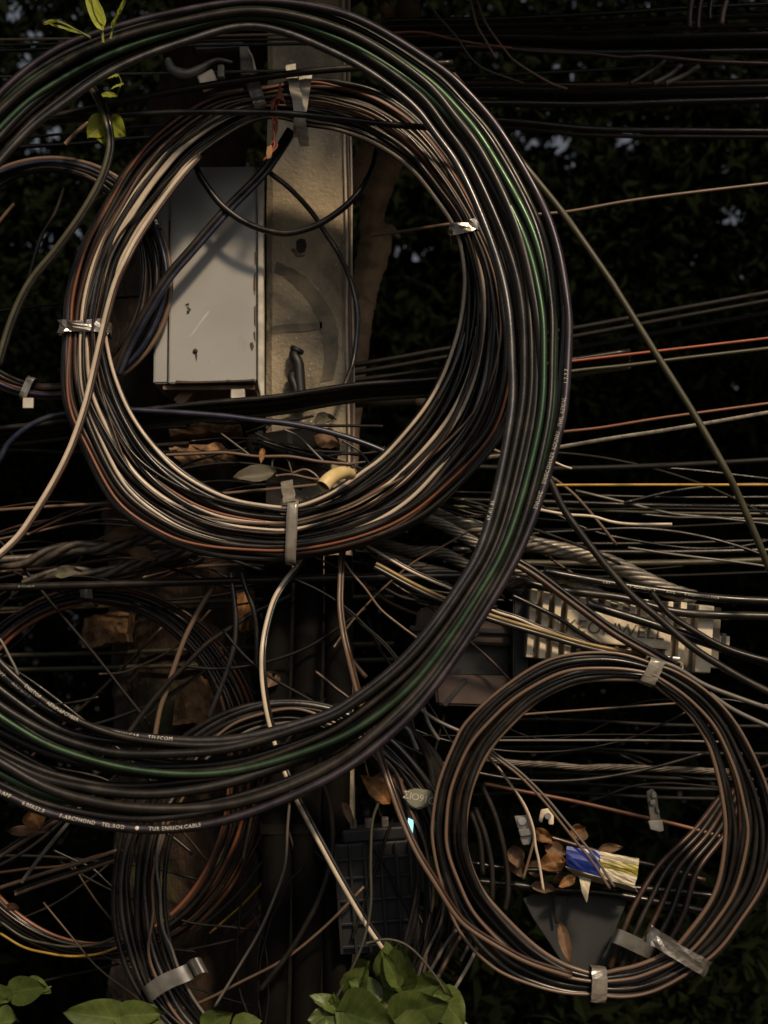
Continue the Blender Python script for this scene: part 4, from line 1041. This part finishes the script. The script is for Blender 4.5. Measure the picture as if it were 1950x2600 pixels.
# ------------------------------------------------------------------ cast amplifier housing with raised name plate
Ya = 3.455
ua = unit(Ya)
amp = empty('amplifier_housing', at(1575, 1605, Ya), 'tan cast metal amplifier housing with vertical fins and raised lettering', 'amplifier', rot=(0, R(5.0), 0))
def lb(name, x0, x1, z0, z1, y0, y1, mat, bev=.002, parent=amp):
    return bevel_box(name, ((x0 + x1) / 2 * ua, (y0 + y1) / 2, (z0 + z1) / 2 * ua), ((x1 - x0) * ua, y1 - y0, (z1 - z0) * ua), M[mat], bev, parent=parent, local=True)
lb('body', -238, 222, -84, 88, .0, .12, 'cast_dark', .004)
for k in range(13):
    x0 = -236 + 31.5 * k
    if x0 > 185: break
    if -140 < x0 < 125:
        lb('fin', x0, x0 + 13, 42, 86, -.030, .003, 'cast')
        lb('fin', x0, x0 + 10, -80, -36, -.026, .003, 'cast')
    else:
        lb('fin', x0, x0 + 16, -84, 88, -.030, .003, 'cast')
lb('name_plate', -142, 122, -34, 44, -.036, -.002, 'cast', .004)
lb('end_block', 186, 226, -84, 84, -.034, .05, 'cast', .004)
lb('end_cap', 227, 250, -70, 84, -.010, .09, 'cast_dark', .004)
lb('connector', 251, 278, -10, 14, .0, .035, 'cast', .003)
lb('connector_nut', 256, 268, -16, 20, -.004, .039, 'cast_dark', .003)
lb('mounting_foot', 206, 240, -162, -132, -.02, .03, 'cast', .003)
for k in range(2):
    lb('port_bolt', 96 + 26 * k, 118 + 26 * k, -62, -52, -.06, -.03, 'steel', .003)
me = text_mesh('KEONWELL', 46 * ua, M['lettering'], .0012, 'raised_lettering', shear=.10, spacing=1.05)
o = obj('raised_lettering', me, amp, local=True)
o.location = (-22 * ua, -.0375, 2 * ua); o.rotation_euler = (R(90), 0, 0)

# brown splice box with its black straps, between the coils
Ys = 3.56
sb = empty('splice_box', at(1180, 1795, Ys), 'dull brown splice box with black straps, left of the amplifier', 'box')
blob('lid', [(1062, 1545), (1130, 1532), (1300, 1560), (1296, 1640), (1050, 1626)], Ys, Ys + .1, M['brown_plastic'], sb, .006)
blob('base', [(1100, 1712), (1296, 1716), (1292, 1796), (1110, 1790)], Ys - .02, Ys + .1, M['brown_plastic'], sb, .006)
blob('neck', [(1080, 1630), (1290, 1634), (1292, 1716), (1100, 1716)], Ys + .03, Ys + .1, M['black_plastic'], sb, .004)
blob('strap', [(1040, 1588), (1310, 1598), (1310, 1612), (1040, 1602)], Ys - .012, Ys + .0, M['black_plastic'], sb, .003)
blob('upright', [(1304, 1470), (1345, 1476), (1340, 1760), (1302, 1756)], Ys - .06, Ys - .02, M['black_plastic'], sb, .004)
blob('buckle', [(1120, 1790), (1180, 1720), (1190, 1724), (1132, 1796)], Ys - .03, Ys - .016, M['slate_plastic'], sb, .003)

# black ribbed closure hanging at the bottom centre
Yk = 3.46
ck = empty('splice_closure', at(960, 2430, Yk), 'black ribbed splice closure hanging at the bottom centre above the green leaves', 'closure', rot=(0, R(-4), 0))
uk = unit(Yk)
def kb(name, x0, x1, y0, y1, d0, d1, mat, bev=.003):
    return bevel_box(name, ((x0 + x1) / 2 * uk, (d0 + d1) / 2, (2430 - (y0 + y1) / 2) * uk), ((x1 - x0) * uk, d1 - d0, (y1 - y0) * uk), M[mat], bev, parent=ck, local=True)
kb('body', -92, 108, 2150, 2420, .0, .12, 'black_plastic', .008)
for x in (-88, -52, -16, 24, 62, 96): kb('rib', x - 4, x + 4, 2156, 2416, -.014, .004, 'black_plastic', .002)
for y in (2190, 2235, 2290, 2345, 2400): kb('rib', -90, 106, y - 4, y + 4, -.011, .004, 'black_plastic', .002)
kb('cap', -70, 90, 2118, 2152, -.004, .11, 'black_plastic', .006)
for x in (-40, -2, 40): kb('cable_gland', x - 9, x + 9, 2096, 2122, .01, .05, 'dark_steel', .004)
# small glowing cyan piece beside the tag
Yl = 3.23
o = thing('cyan_glow_piece', prism('cyan_tmp', [(at(x, y, Yl)[0], at(x, y, Yl)[2]) for x, y in [(1037, 2077), (1049, 2083), (1050, 2090), (1047, 2127), (1033, 2100)]], Yl, Yl + .006, M['cyan']).data,
          'small glowing cyan piece below the grey green tag', 'light')
bpy.data.objects.remove(bpy.data.objects['cyan_tmp'])

# grey green tag with scratched characters
Yt = 3.22
tg = empty('cable_tag', at(1065, 2055, Yt), 'grey green rounded plastic tag with scratched white characters', 'tag')
blob('plate', [(1026, 2020), (1033, 2010), (1045, 2003), (1065, 2003), (1092, 2008), (1101, 2012), (1099, 2030), (1092, 2044), (1075, 2052), (1055, 2056), (1040, 2048), (1029, 2036)], Yt, Yt + .03, M['tag'], tg, .004)
me = text_mesh('\u03a3IO91O', 25 * unit(Yt), M['print'], .0002, 'scratched_characters', spacing=.92)
o = obj('scratched_characters', me, tg)
o.matrix_parent_inverse = Matrix.Identity(4)
d = Vector(at(1065, 2027, Yt - .0012)) - tg.location
o.location = d; o.rotation_euler = (R(90), R(13), 0)

# slate cover hanging inside the small coil
Yg = 3.38
cv = empty('plastic_cover', at(1470, 2450, Yg), 'dark slate plastic panel scrap, narrowing downwards, hanging inside the small coil', 'cover')
blob('panel', [(1328, 2282), (1352, 2270), (1438, 2276), (1520, 2262), (1596, 2272), (1588, 2300), (1566, 2352), (1560, 2400), (1546, 2458), (1470, 2466), (1432, 2452), (1396, 2396), (1352, 2330)], Yg, Yg + .006, M['slate_plastic'], cv, .0015)
blob('rim', [(1440, 2282), (1520, 2270), (1590, 2279), (1586, 2288), (1520, 2280), (1442, 2291)], Yg - .006, Yg - .0005, M['slate_plastic'], cv, .001)
C = spline([at(1405, 2262, Yg - .02), at(1408, 2310, Yg - .02), at(1414, 2345, Yg - .02)], 6)
V, F = tube_VF(C, .003); obj('cord', mesh_np('cord', V, F, M['black2']), cv)

# flattened packet
Yq = 3.28
pk = empty('empty_packet', at(1530, 2262, Yq), 'crushed packet printed blue, white and olive, lying inside the small coil', 'packet')
def panel(name, q, mat, dy=0, bulge=.004, parent=pk, n=6, thick=.0015):
    V = []
    for j in range(n + 1):
        for i in range(n + 1):
            s_, t_ = i / n, j / n
            x = lerp(lerp(q[0][0], q[1][0], s_), lerp(q[3][0], q[2][0], s_), t_); y = lerp(lerp(q[0][1], q[1][1], s_), lerp(q[3][1], q[2][1], s_), t_)
            dd = lerp(lerp(q[0][2], q[1][2], s_), lerp(q[3][2], q[2][2], s_), t_)
            V.append(at(x + rng.uniform(-.8, .8), y + rng.uniform(-.8, .8), Yq + dd - bulge * math.sin(math.pi * t_) + rng.uniform(-.0015, .0015)))
    F = [[j * (n + 1) + i, j * (n + 1) + i + 1, (j + 1) * (n + 1) + i + 1, (j + 1) * (n + 1) + i] for j in range(n) for i in range(n)]
    o = obj(name, mesh_np(name, np.array(V), np.array(F), M[mat], smooth=False), parent)
    o.modifiers.new('thickness', 'SOLIDIFY').thickness = thick
    return o
panel('blue_panel', [(1438, 2148, 0), (1524, 2162, 0), (1524, 2226, 0), (1437, 2200, 0)], 'blue')
panel('white_panel', [(1524, 2162, 0), (1622, 2180, 0), (1621, 2196, 0), (1524, 2184, 0)], 'packet', bulge=.001)
panel('olive_stripe', [(1524, 2184, 0), (1621, 2196, 0), (1618, 2224, 0), (1524, 2200, 0)], 'packet_olive', bulge=.002)
panel('white_panel', [(1524, 2200, 0), (1618, 2224, 0), (1610, 2252, 0), (1524, 2228, 0)], 'packet', bulge=.002)
panel('lower_flap', [(1435, 2200, 0), (1612, 2252, 0), (1620, 2264, .03), (1470, 2228, .05)], 'packet', bulge=0)
panel('back_panel', [(1442, 2150, .03), (1620, 2182, .03), (1610, 2252, .03), (1440, 2202, .04)], 'packet', bulge=0)
panel('torn_flap', [(1468, 2222, .02), (1500, 2232, .02), (1490, 2292, .01), (1478, 2270, .01)], 'packet', bulge=0, n=4)

# metal clips hanging in the small coil
def clip(label, cx, cy, Y, parts):
    e = empty('metal_clip', at(cx, cy, Y), label, 'clip', 'metal clips inside the small coil')
    for nm, q, y0, y1, mt in parts:
        blob(nm, [(cx + a, cy + b) for a, b in q], Y + y0, Y + y1, M[mt], e, .0015)
    return e
e = clip('bright metal clip with a bolt head, left of the blue packet', 1330, 2098, 3.27,
     [('plate', [(-24, -26), (12, -28), (20, 4), (-14, 6)], -.006, .004, 'steel'), ('fold', [(-14, 8), (20, 5), (22, 22), (-8, 26)], -.016, -.002, 'steel'), ('tongue', [(-10, 28), (20, 24), (16, 46), (-2, 48)], -.004, .006, 'steel')])
V, F = cyl_VF(at(1326, 2084, 3.255), at(1326, 2084, 3.262), .0095); obj('bolt', mesh_np('bolt', V, F, M['steel'], False), e)
e = clip('small metal hook clip with a ring, above the dry leaves', 1388, 2070, 3.27,
     [('plate', [(-20, 14), (-14, -14), (8, -18), (18, -6), (18, 24), (6, 24), (4, 4), (-6, 0), (-12, 20)], -.004, .006, 'cast')])
V, F = cyl_VF(at(1391, 2072, 3.255), at(1391, 2072, 3.268), .0075); obj('ring', mesh_np('ring', V, F, M['steel'], False), e)
clip('metal clip with grey tab hanging high at the right inside the small coil', 1660, 2060, 3.3,
     [('plate', [(-18, -50), (-4, -58), (8, -46), (12, -10), (18, 22), (-8, 24)], -.004, .006, 'dark_steel'), ('rivet', [(-6, -44), (4, -50), (6, -36), (-4, -34)], -.012, -.004, 'foil'),
      ('rivet', [(-10, -28), (4, -30), (4, -16), (-8, -16)], -.012, -.004, 'foil'), ('rivet', [(4, -14), (12, -10), (16, 4), (8, 2)], -.012, -.004, 'foil'), ('tab', [(-14, 24), (22, 22), (26, 50), (14, 52), (-8, 46)], -.01, -.004, 'steel')])

# ivory tube stub
C = spline([at(820, 1236, 3.16), at(834, 1219, 3.17), at(852, 1206, 3.19), at(872, 1200, 3.22), at(890, 1204, 3.28)], 8)
tb = empty('tube_stub', at(822, 1250, 3.2), 'bent ivory plastic tube stub, open end towards the lower left', 'tube')
V, F = tube_VF(C, np.linspace(17.5, 13, len(C)) * unit(3.2), sides=18, caps=False)
o = obj('tube', mesh_np('tube', V, F, M['ivory']), tb); sm = o.modifiers.new('thickness', 'SOLIDIFY'); sm.thickness = .002; sm.offset = -1
V, F = tube_VF(C[2:], np.linspace(14, 10, len(C) - 2) * unit(3.2), sides=14)
obj('bore', mesh_np('bore', V, F, M['tube_in']), tb)

# red string with a tan label, tangled at the top of the round coil
st = empty('red_string', at(700, 380, 3.27), 'tangled red brown string with tan label hanging at the top of the round coil', 'string')
for k in range(6):
    r = np.random.RandomState(60 + k)
    q = [(712, 212), (706, 240), (698 + r.uniform(-10, 14), 262), (700 + r.uniform(-12, 16), 285), (698 + r.uniform(-6, 8), 320), (696 + r.uniform(-4, 4), 352), (690 + r.uniform(-8, 14), 372), (672 + r.uniform(-4, 6), 408)]
    V, F = tube_VF(spline([at(x, y, 3.275 - .01 * math.sin(i + k)) for i, (x, y) in enumerate(q)], 6), 2.2 * unit(3.27), sides=6)
    obj('thread', mesh_np('thread', V, F, M['red_string']), st)
blob('label', [(679, 372), (690, 368), (692, 384), (688, 400), (678, 404), (676, 388)], 3.262, 3.265, M['dry'], st)
blob('fold', [(712, 212), (718, 240), (726, 262), (712, 252), (702, 250)], 3.262, 3.27, M['red_string'], st)
# cloth strip hanging between pole and coil
ribbon('cloth_strip', [(738, 165, 3.32), (742, 200, 3.29), (752, 240, 3.275), (760, 285, 3.275), (765, 320, 3.29), (772, 372, 3.33)], 3.3, .026, 'white_strip', B.root, crumple=.001)
# tail of the bottom tape band
ribbon('tape_tail', [(728, 1222, 3.36), (732, 1250, 3.32), (735, 1275, 3.30)], 3.3, .030, 'tape', B.root, crumple=.0008)

# ------------------------------------------------------------------ leaves
def leaf_mesh(name, base, tip, width, mat, normal=None, fold=.12, curl=.12, heart=.0, n=9, m=4, ruffle=0.0, seed=0):
    base, tip = np.asarray(base, float), np.asarray(tip, float)
    d = tip - base; L = np.linalg.norm(d); d /= L
    nr = np.asarray(normal if normal is not None else (0.1, -1, .35), float); nr -= d * nr.dot(d); nr /= np.linalg.norm(nr)
    s = np.cross(d, nr)
    r = np.random.RandomState(seed)
    V = []
    for i in range(n + 1):
        t = i / n
        w = width * .5 * (math.sin(math.pi * min(1, t ** (.62 if heart else .8))) ** .75) if 0 < t < 1 else width * .015
        back = -heart * L * max(0, .35 - t)
        for j in range(-m, m + 1):
            q = j / m
            V.append(base + d * (t * L + back * abs(q) ** 1.5) + s * w * q + nr * (-fold * width * abs(q) ** 1.3 * -1 - curl * L * (t - .3) ** 2 + ruffle * r.normal()))
    k = 2 * m + 1
    F = [[i * k + j, i * k + j + 1, (i + 1) * k + j + 1, (i + 1) * k + j] for i in range(n) for j in range(k - 1)]
    me = mesh_np(name, np.array(V), np.array(F), mat)
    uv = me.uv_layers.new(name='UVMap')
    co = np.array([(abs((v % k) - m) / m, (v // k) / n) for v in range(len(V))], 'f')
    li = np.empty(len(me.loops), 'i'); me.loops.foreach_get('vertex_index', li)
    uv.data.foreach_set('uv', co[li].ravel())
    return me

def plant(name, label, cat, leaves, stems, Y, mat, stem_mat='leaf_stem', group=None):
    """leaves: (bx,by,tx,ty,width_units[,depth offset of base, of tip]) ; stems: (points, radius)"""
    lows = max([l[1] for l in leaves] + [p_[1] for s_ in stems for p_ in s_[0]])
    e = empty(name, at(leaves[0][0], lows, Y), label, cat, group)
    for k, l in enumerate(leaves):
        d0, d1 = (l[5], l[6]) if len(l) > 6 else (0, -.02)
        obj('leaf', leaf_mesh('leaf', at(l[0], l[1], Y + d0), at(l[2], l[3], Y + d1), l[4] * unit(Y), M[mat], heart=.25, fold=rng.uniform(-.02, .2), curl=rng.uniform(-.05, .3), seed=k,
            normal=(rng.uniform(-.6, .6), -1, rng.uniform(-.2, .9)), ruffle=.0014), e)
    for pts, rad in stems:
        V, F = tube_VF(spline([at(p_[0], p_[1], p_[2] if len(p_) > 2 else Y + .01) for p_ in pts], 7), rad * unit(Y), sides=6)
        obj('stem', mesh_np('stem', V, F, M[stem_mat]), e)
    return e
plant('leafy_vine', 'green broad leaved vine filling the bottom centre in front of the closure', 'plant',
      [(1000, 2505, 985, 2395, 62, -.01, -.05), (1020, 2508, 1010, 2398, 88, .0, -.06), (1010, 2500, 975, 2420, 42, -.03, -.06), (905, 2490, 940, 2440, 70, .02, -.03), (885, 2530, 930, 2455, 75, .01, -.03),
       (960, 2535, 880, 2490, 70), (870, 2570, 1010, 2620, 150, -.03, -.10), (1000, 2585, 1140, 2545, 120, -.01, -.06), (980, 2540, 1120, 2500, 105, .02, -.03), (1110, 2520, 1180, 2610, 90, .02, -.04),
       (1060, 2500, 1150, 2530, 80, .04, .0), (850, 2580, 780, 2590, 60), (860, 2575, 845, 2525, 50), (830, 2590, 850, 2660, 70, -.02, -.05), (1010, 2610, 1110, 2660, 110, -.05, -.1), (860, 2560, 790, 2525, 44), (960, 2470, 995, 2385, 40, .04, .02),
       (1150, 2600, 1190, 2660, 60)],
      [([(962, 2035), (945, 2090), (941, 2195), (941, 2300), (920, 2398), (878, 2490), (831, 2575), (800, 2660)], 3.6), ([(930, 2395), (985, 2385), (1040, 2405), (1095, 2465), (1140, 2540), (1170, 2660)], 3),
       ([(985, 2400), (1005, 2440), (1010, 2500), (1000, 2600)], 3), ([(1018, 2400), (1015, 2430), (1000, 2450)], 2.4), ([(826, 2580), (870, 2565), (900, 2560)], 2.4)], 3.0, 'leaf', 'vine')
plant('leafy_vine', 'green broad leaved plant along the bottom left edge below the clamp', 'plant',
      [(320, 2590, 160, 2570, 92, 0, -.05), (300, 2580, 420, 2575, 70, .0, -.03), (330, 2610, 440, 2620, 60, -.02, -.05), (520, 2610, 590, 2572, 70), (590, 2610, 660, 2590, 60), (400, 2575, 330, 2560, 40, .03, .02)],
      [([(310, 2660), (312, 2600), (320, 2572)], 3), ([(560, 2660), (565, 2610)], 3)], 3.05, 'leaf')
plant('leafy_vine', 'dim green leaves in the bottom left corner', 'plant',
      [(25, 2520, 120, 2505, 72, .02, -.02), (20, 2540, -20, 2500, 50), (-10, 2600, 45, 2590, 80, -.03, -.06), (70, 2490, 130, 2520, 40, .04, .02)],
      [([(-10, 2560), (15, 2535), (30, 2515)], 2.6), ([(100, 2515), (130, 2505)], 2)], 3.12, 'leaf')
plant('vine_sprout', 'pale green shoot with thin leaves over the top left of the large coil', 'plant',
      [(258, 72, 215, -15, 30), (262, 60, 232, -20, 26), (288, 62, 322, -12, 18), (285, 68, 300, 30, 12), (205, 84, 112, 56, 9, 0, -.01), (112, 60, 150, 50, 10)],
      [([(262, 110), (258, 70), (250, 30), (244, -20)], 4.2), ([(280, 100), (290, 60), (310, 20), (325, -20)], 3.4), ([(230, 96), (195, 78), (160, 60), (130, 53), (112, 60)], 4)], 3.0, 'leaf_lime')
plant('vine_leaf', 'lime yellow leaf behind the dark cable left of the round coil', 'plant',
      [(272, 308, 222, 350, 70, .0, -.02), (275, 308, 318, 345, 62, .0, -.02), (270, 318, 262, 366, 60)], [([(272, 312), (275, 290), (268, 262)], 2.5)], 3.235, 'leaf_lime')
plant('vine_leaf', 'small lime leaves just inside the upper left of the large coil', 'plant',
      [(300, 192, 268, 198, 16), (312, 212, 282, 222, 14), (262, 240, 300, 246, 22), (285, 160, 268, 164, 9)], [([(300, 190), (308, 210), (298, 240)], 1.6)], 3.36, 'leaf_lime')
grpd = 'dry fallen leaves caught in the cables'
def dry(label, bx, by, tx, ty, w, Y=3.3, mat='dry', n=None, curl=.25):
    me = leaf_mesh('dry_leaf', at(bx, by, Y), at(tx, ty, Y - .02), w * unit(Y), M[mat], normal=n, fold=-.3 if int(bx) % 2 else .3, curl=curl, ruffle=.0026, seed=int(bx), n=7, m=3)
    thing('dry_leaf', me, label, 'dry leaf', grpd)
dry('orange dry leaf with a curled point, left of the grey green tag', 988, 2040, 918, 1968, 48, 3.16)
dry('dark red brown dry leaf behind the orange one', 1035, 1975, 935, 1985, 62, 3.24, 'dry_pale')
dry('dry leaf caught at the lower left below the printed cable', 80, 2062, 105, 2110, 60, 3.15)
dry('pale dry leaf lying behind the printed cable at the left edge', 28, 2010, 92, 2008, 26, 3.1, 'dry_pale')
dry('brown dry leaf beneath the curled one at the lower left', 20, 2112, 130, 2108, 30, 3.2, 'dry_pale')
dry('grey oval leaf lying at the foot of the pole', 702, 1202, 592, 1218, 50, 3.35, 'leaf_grey', (0.1, -1, .5), 0)
dry('tan dry leaf under the metal bolt clip', 1300, 2150, 1318, 2208, 44, 3.32, 'dry_pale')
dry('brown dry leaf left of the blue packet', 1432, 2185, 1362, 2200, 52, 3.33)
dry('tan dry leaf behind the slanting pair of wires', 1480, 2105, 1452, 2135, 46, 3.35, 'dry_pale')
dry('small tan dry leaf right above the packet top', 1450, 2115, 1488, 2100, 24, 3.32, 'dry')
dry('pale curled dry leaf hanging in front of the slate cover', 1420, 2342, 1446, 2448, 30, 3.3, 'dry_pale', curl=.05)
dry('orange dry leaf below the packet flap', 1460, 2228, 1418, 2252, 26, 3.3)
dry('pointed pink dry leaf right of the cream cable', 868, 2032, 898, 2098, 22, 3.3, 'dry_pale')
dry('tan dry leaf at the pole foot beside the oval leaf', 668, 1140, 662, 1175, 16, 3.4, 'dry')
dry('small dry leaf at the lower left below the straight cables', 20, 2300, 50, 2310, 22, 3.4)
dry('tan dry leaf at the right side of the rust coil, upper', 625, 1495, 610, 1600, 44, 3.72, 'dry')
dry('tan dry leaf at the right side of the rust coil, lower', 700, 1712, 676, 1748, 44, 3.5, 'dry_pale')
dry('pale crumpled leaf among the twisted conductors left of the pole foot', 330, 1402, 400, 1420, 40, 3.44, 'dry_pale')
dry('tan crumpled leaf under the round coil at lower left', 262, 1372, 378, 1345, 40, 3.5, 'dry_pale')
dry('pale leaf scrap on the lower grey twisted conductor', 140, 1460, 205, 1448, 34, 3.46, 'leaf_grey')
# mushroom-shaped beige fitting by the lower tape band
fx = empty('beige_fitting', at(695, 1335, 3.36), 'small beige mushroom shaped fitting left of the lower tape band', 'fitting')
V, F = tube_VF(spline([at(670, 1308, 3.34), at(682, 1304, 3.34), at(698, 1306, 3.34), at(716, 1312, 3.34)], 5), np.interp(np.linspace(0, 1, 16), [0, .25, .8, 1], [3, 8, 7, 4]) * unit(3.34), sides=10)
obj('cap', mesh_np('cap', V, F, M['pebble']), fx)
blob('stem', [(680, 1312), (712, 1312), (718, 1330), (676, 1332)], 3.335, 3.36, M['pebble'], fx, .003)
# rusty pipe stub right of the pole
e = empty('pipe_stub', at(1000, 1025, 3.7), 'rusty pipe stub pointing right, behind the pole at cabinet foot level', 'pipe')
V, F = cyl_VF(at(900, 1026, 3.72), at(1070, 1017, 3.62), .0105); obj('pipe', mesh_np('pipe', V, F, M['brown_plastic']), e)
V, F = cyl_VF(at(1060, 1018, 3.622), at(1077, 1017, 3.612), .0125); obj('collar', mesh_np('collar', V, F, M['pebble']), e)
# loops of string on the heap at the pole foot
for k, q in enumerate(([(690, 1190), (694, 1165), (712, 1158), (730, 1168), (738, 1190), (742, 1205)], [(745, 1200), (775, 1192), (800, 1205), (815, 1225)], [(780, 1168), (830, 1172), (870, 1180), (930, 1172)], [(870, 1120), (905, 1140), (930, 1165), (945, 1190)],
                       [(700, 1208), (740, 1205), (790, 1215), (850, 1222)], [(720, 1090), (760, 1110), (800, 1150), (830, 1180)], [(560, 1100), (600, 1130), (640, 1160)])):
    W('tangled_wire', 'thin grey wire loop on the heap at the pole foot', q, 3.45, 3.0, ('olive', 'tan', 'grey')[k % 3], 'wire loops at the pole foot', cat='wire')
dry('brown round leaf hanging at the pole foot, upper', 800, 1075, 850, 1060, 40, 3.52, 'leaf_grey')
dry('brown round leaf hanging at the pole foot, lower', 795, 1105, 860, 1120, 44, 3.5, 'dry_pale')

# ------------------------------------------------------------------ near-black ducts added to stand for shade on the lower pole, and clutter
for k, (x, lab) in enumerate(((705, 'left'), (782, 'middle'), (858, 'right'))):
    e = empty('shade_duct', at(x, 2600, 3.53), 'added dark duct for shade on the lower pole, %s of three, behind the cream cable' % lab, 'duct', 'added dark ducts on the lower pole')
    top = at(x, 1392 + 10 * k, 3.53); rad = 36 * unit(3.53)
    C = np.array([(top[0] + .004 * math.sin(i * .9 + k), 3.53, z) for i, z in enumerate(np.linspace(.0, top[2], 16))])
    V, F = tube_VF(C, rad, sides=20); obj('pipe', mesh_np('pipe', V, F, M['duct']), e)  # pipe of the added shade duct
    for z in (1.25, .55):
        C = np.array([(top[0], 3.53, z - .012), (top[0], 3.53, z + .012)])
        V, F = tube_VF(C, rad * 1.06, sides=20); obj('strap', mesh_np('strap', V, F, M['duct']), e)  # straps of the added shade duct
e = empty('joint_closure', at(745, 1185, 3.5), 'near-black joint closure lying across the pole below the cabinet', 'closure')
V, F = tube_VF(spline([at(625, 1150, 3.55), at(650, 1146, 3.55), at(740, 1138, 3.55), at(830, 1132, 3.55), at(862, 1130, 3.55)], 6), np.interp(np.linspace(0, 1, 25), [0, .06, .2, .8, .94, 1], [12, 34, 46, 46, 34, 12]) * unit(3.55), sides=18)
obj('body', mesh_np('body', V, F, M['duct']), e)
for f in (665, 740, 812):
    V, F = tube_VF(np.array([at(f - 6, 1141, 3.55), at(f + 6, 1140, 3.55)]), 49 * unit(3.55), sides=18); obj('rib', mesh_np('rib', V, F, M['black_plastic']), e)
# broken timber pieces wedged between trunk and cables
def timber(label, q, Y, d):
    bm = bmesh.new()
    n = 9
    P = [at(x, y, Y) for x, y in q]
    top = [lerp(P[0], P[1], i / n) for i in range(n + 1)]; bot = [lerp(P[3], P[2], i / n) for i in range(n + 1)]
    r = np.random.RandomState(int(q[0][0]))
    rows = []
    for j in range(5):
        rows.append([bm.verts.new(lerp(top[i], bot[i], j / 4) + np.array((r.normal() * .002, r.normal() * .004 + (.006 if j in (0, 4) else 0), r.normal() * .0035))) for i in range(n + 1)])
    fs = [bm.faces.new((rows[j][i], rows[j][i + 1], rows[j + 1][i + 1], rows[j + 1][i])) for j in range(4) for i in range(n)]
    ex = bmesh.ops.extrude_face_region(bm, geom=fs)
    for v in ex['geom']:
        if isinstance(v, bmesh.types.BMVert): v.co.y += d
    bmesh.ops.recalc_face_normals(bm, faces=bm.faces[:])
    me = bpy.data.meshes.new('timber_block'); bm.to_mesh(me); bm.free(); me.materials.append(M['timber'])
    thing('timber_block', me, label, 'timber', 'broken timber pieces behind the cables')
timber('broken timber piece just below the cabinet underside, upper of two', [(428, 1078), (606, 1066), (608, 1094), (428, 1104)], 3.62, .08)
timber('broken timber piece below the cabinet, lower of two', [(424, 1130), (560, 1124), (602, 1172), (470, 1184)], 3.62, .08)
timber('brown timber block seen through the top of the rust coil', [(212, 1566), (326, 1552), (318, 1630), (208, 1646)], 3.80, .1)
timber('brown timber block behind the slanting cables, low in the rust coil', [(452, 1726), (540, 1722), (552, 1836), (440, 1840)], 3.80, .1)
timber('tan timber block at the right rim of the rust coil', [(600, 1498), (640, 1500), (640, 1600), (612, 1604)], 3.78, .08)

# litter heaped on the cables above the slate panel
litter = [('curled tan leaf scrap at the far left of the litter under the metal bolt clip', 1296, 2172, 1334, 2230, 40, 'dry_pale'), ('brown leaf scrap beneath the hook clip', 1352, 2110, 1408, 2136, 34, 'dry'),
          ('dark brown leaf scrap touching the blue packet corner', 1384, 2150, 1442, 2168, 38, 'dry_pale'), ('brown leaf scrap lying on the slate panel top edge at its left', 1348, 2250, 1416, 2262, 30, 'dry_pale'),
          ('tan leaf scrap folded under the packet flap', 1400, 2240, 1452, 2226, 30, 'dry_pale'), ('reddish leaf scrap between the forked thin wires', 1340, 2196, 1394, 2222, 40, 'dry_pale'),
          ('small dark leaf scrap behind the packet top edge', 1520, 2160, 1580, 2150, 26, 'dry_pale')]
for k, (lab, bx, by, tx, ty, w, mt) in enumerate(litter):
    dry(lab, bx, by, tx, ty, w, 3.335 + .008 * k, mt, (r_.uniform(-.6, .6), -1, r_.uniform(-.3, .8)), .35)
for k, (lab, q, rad) in enumerate((('black cable carrying the litter, upper of two above the slate panel', [(1190, 2190), (1290, 2206), (1400, 2214), (1540, 2246), (1700, 2262), (1860, 2280)], 8),
                                   ('black cable carrying the litter, lower of two above the slate panel', [(1190, 2236), (1300, 2246), (1400, 2258), (1540, 2268), (1700, 2296), (1860, 2330)], 9))):
    W('drop_cable', lab, q, 3.365, rad, 'black')
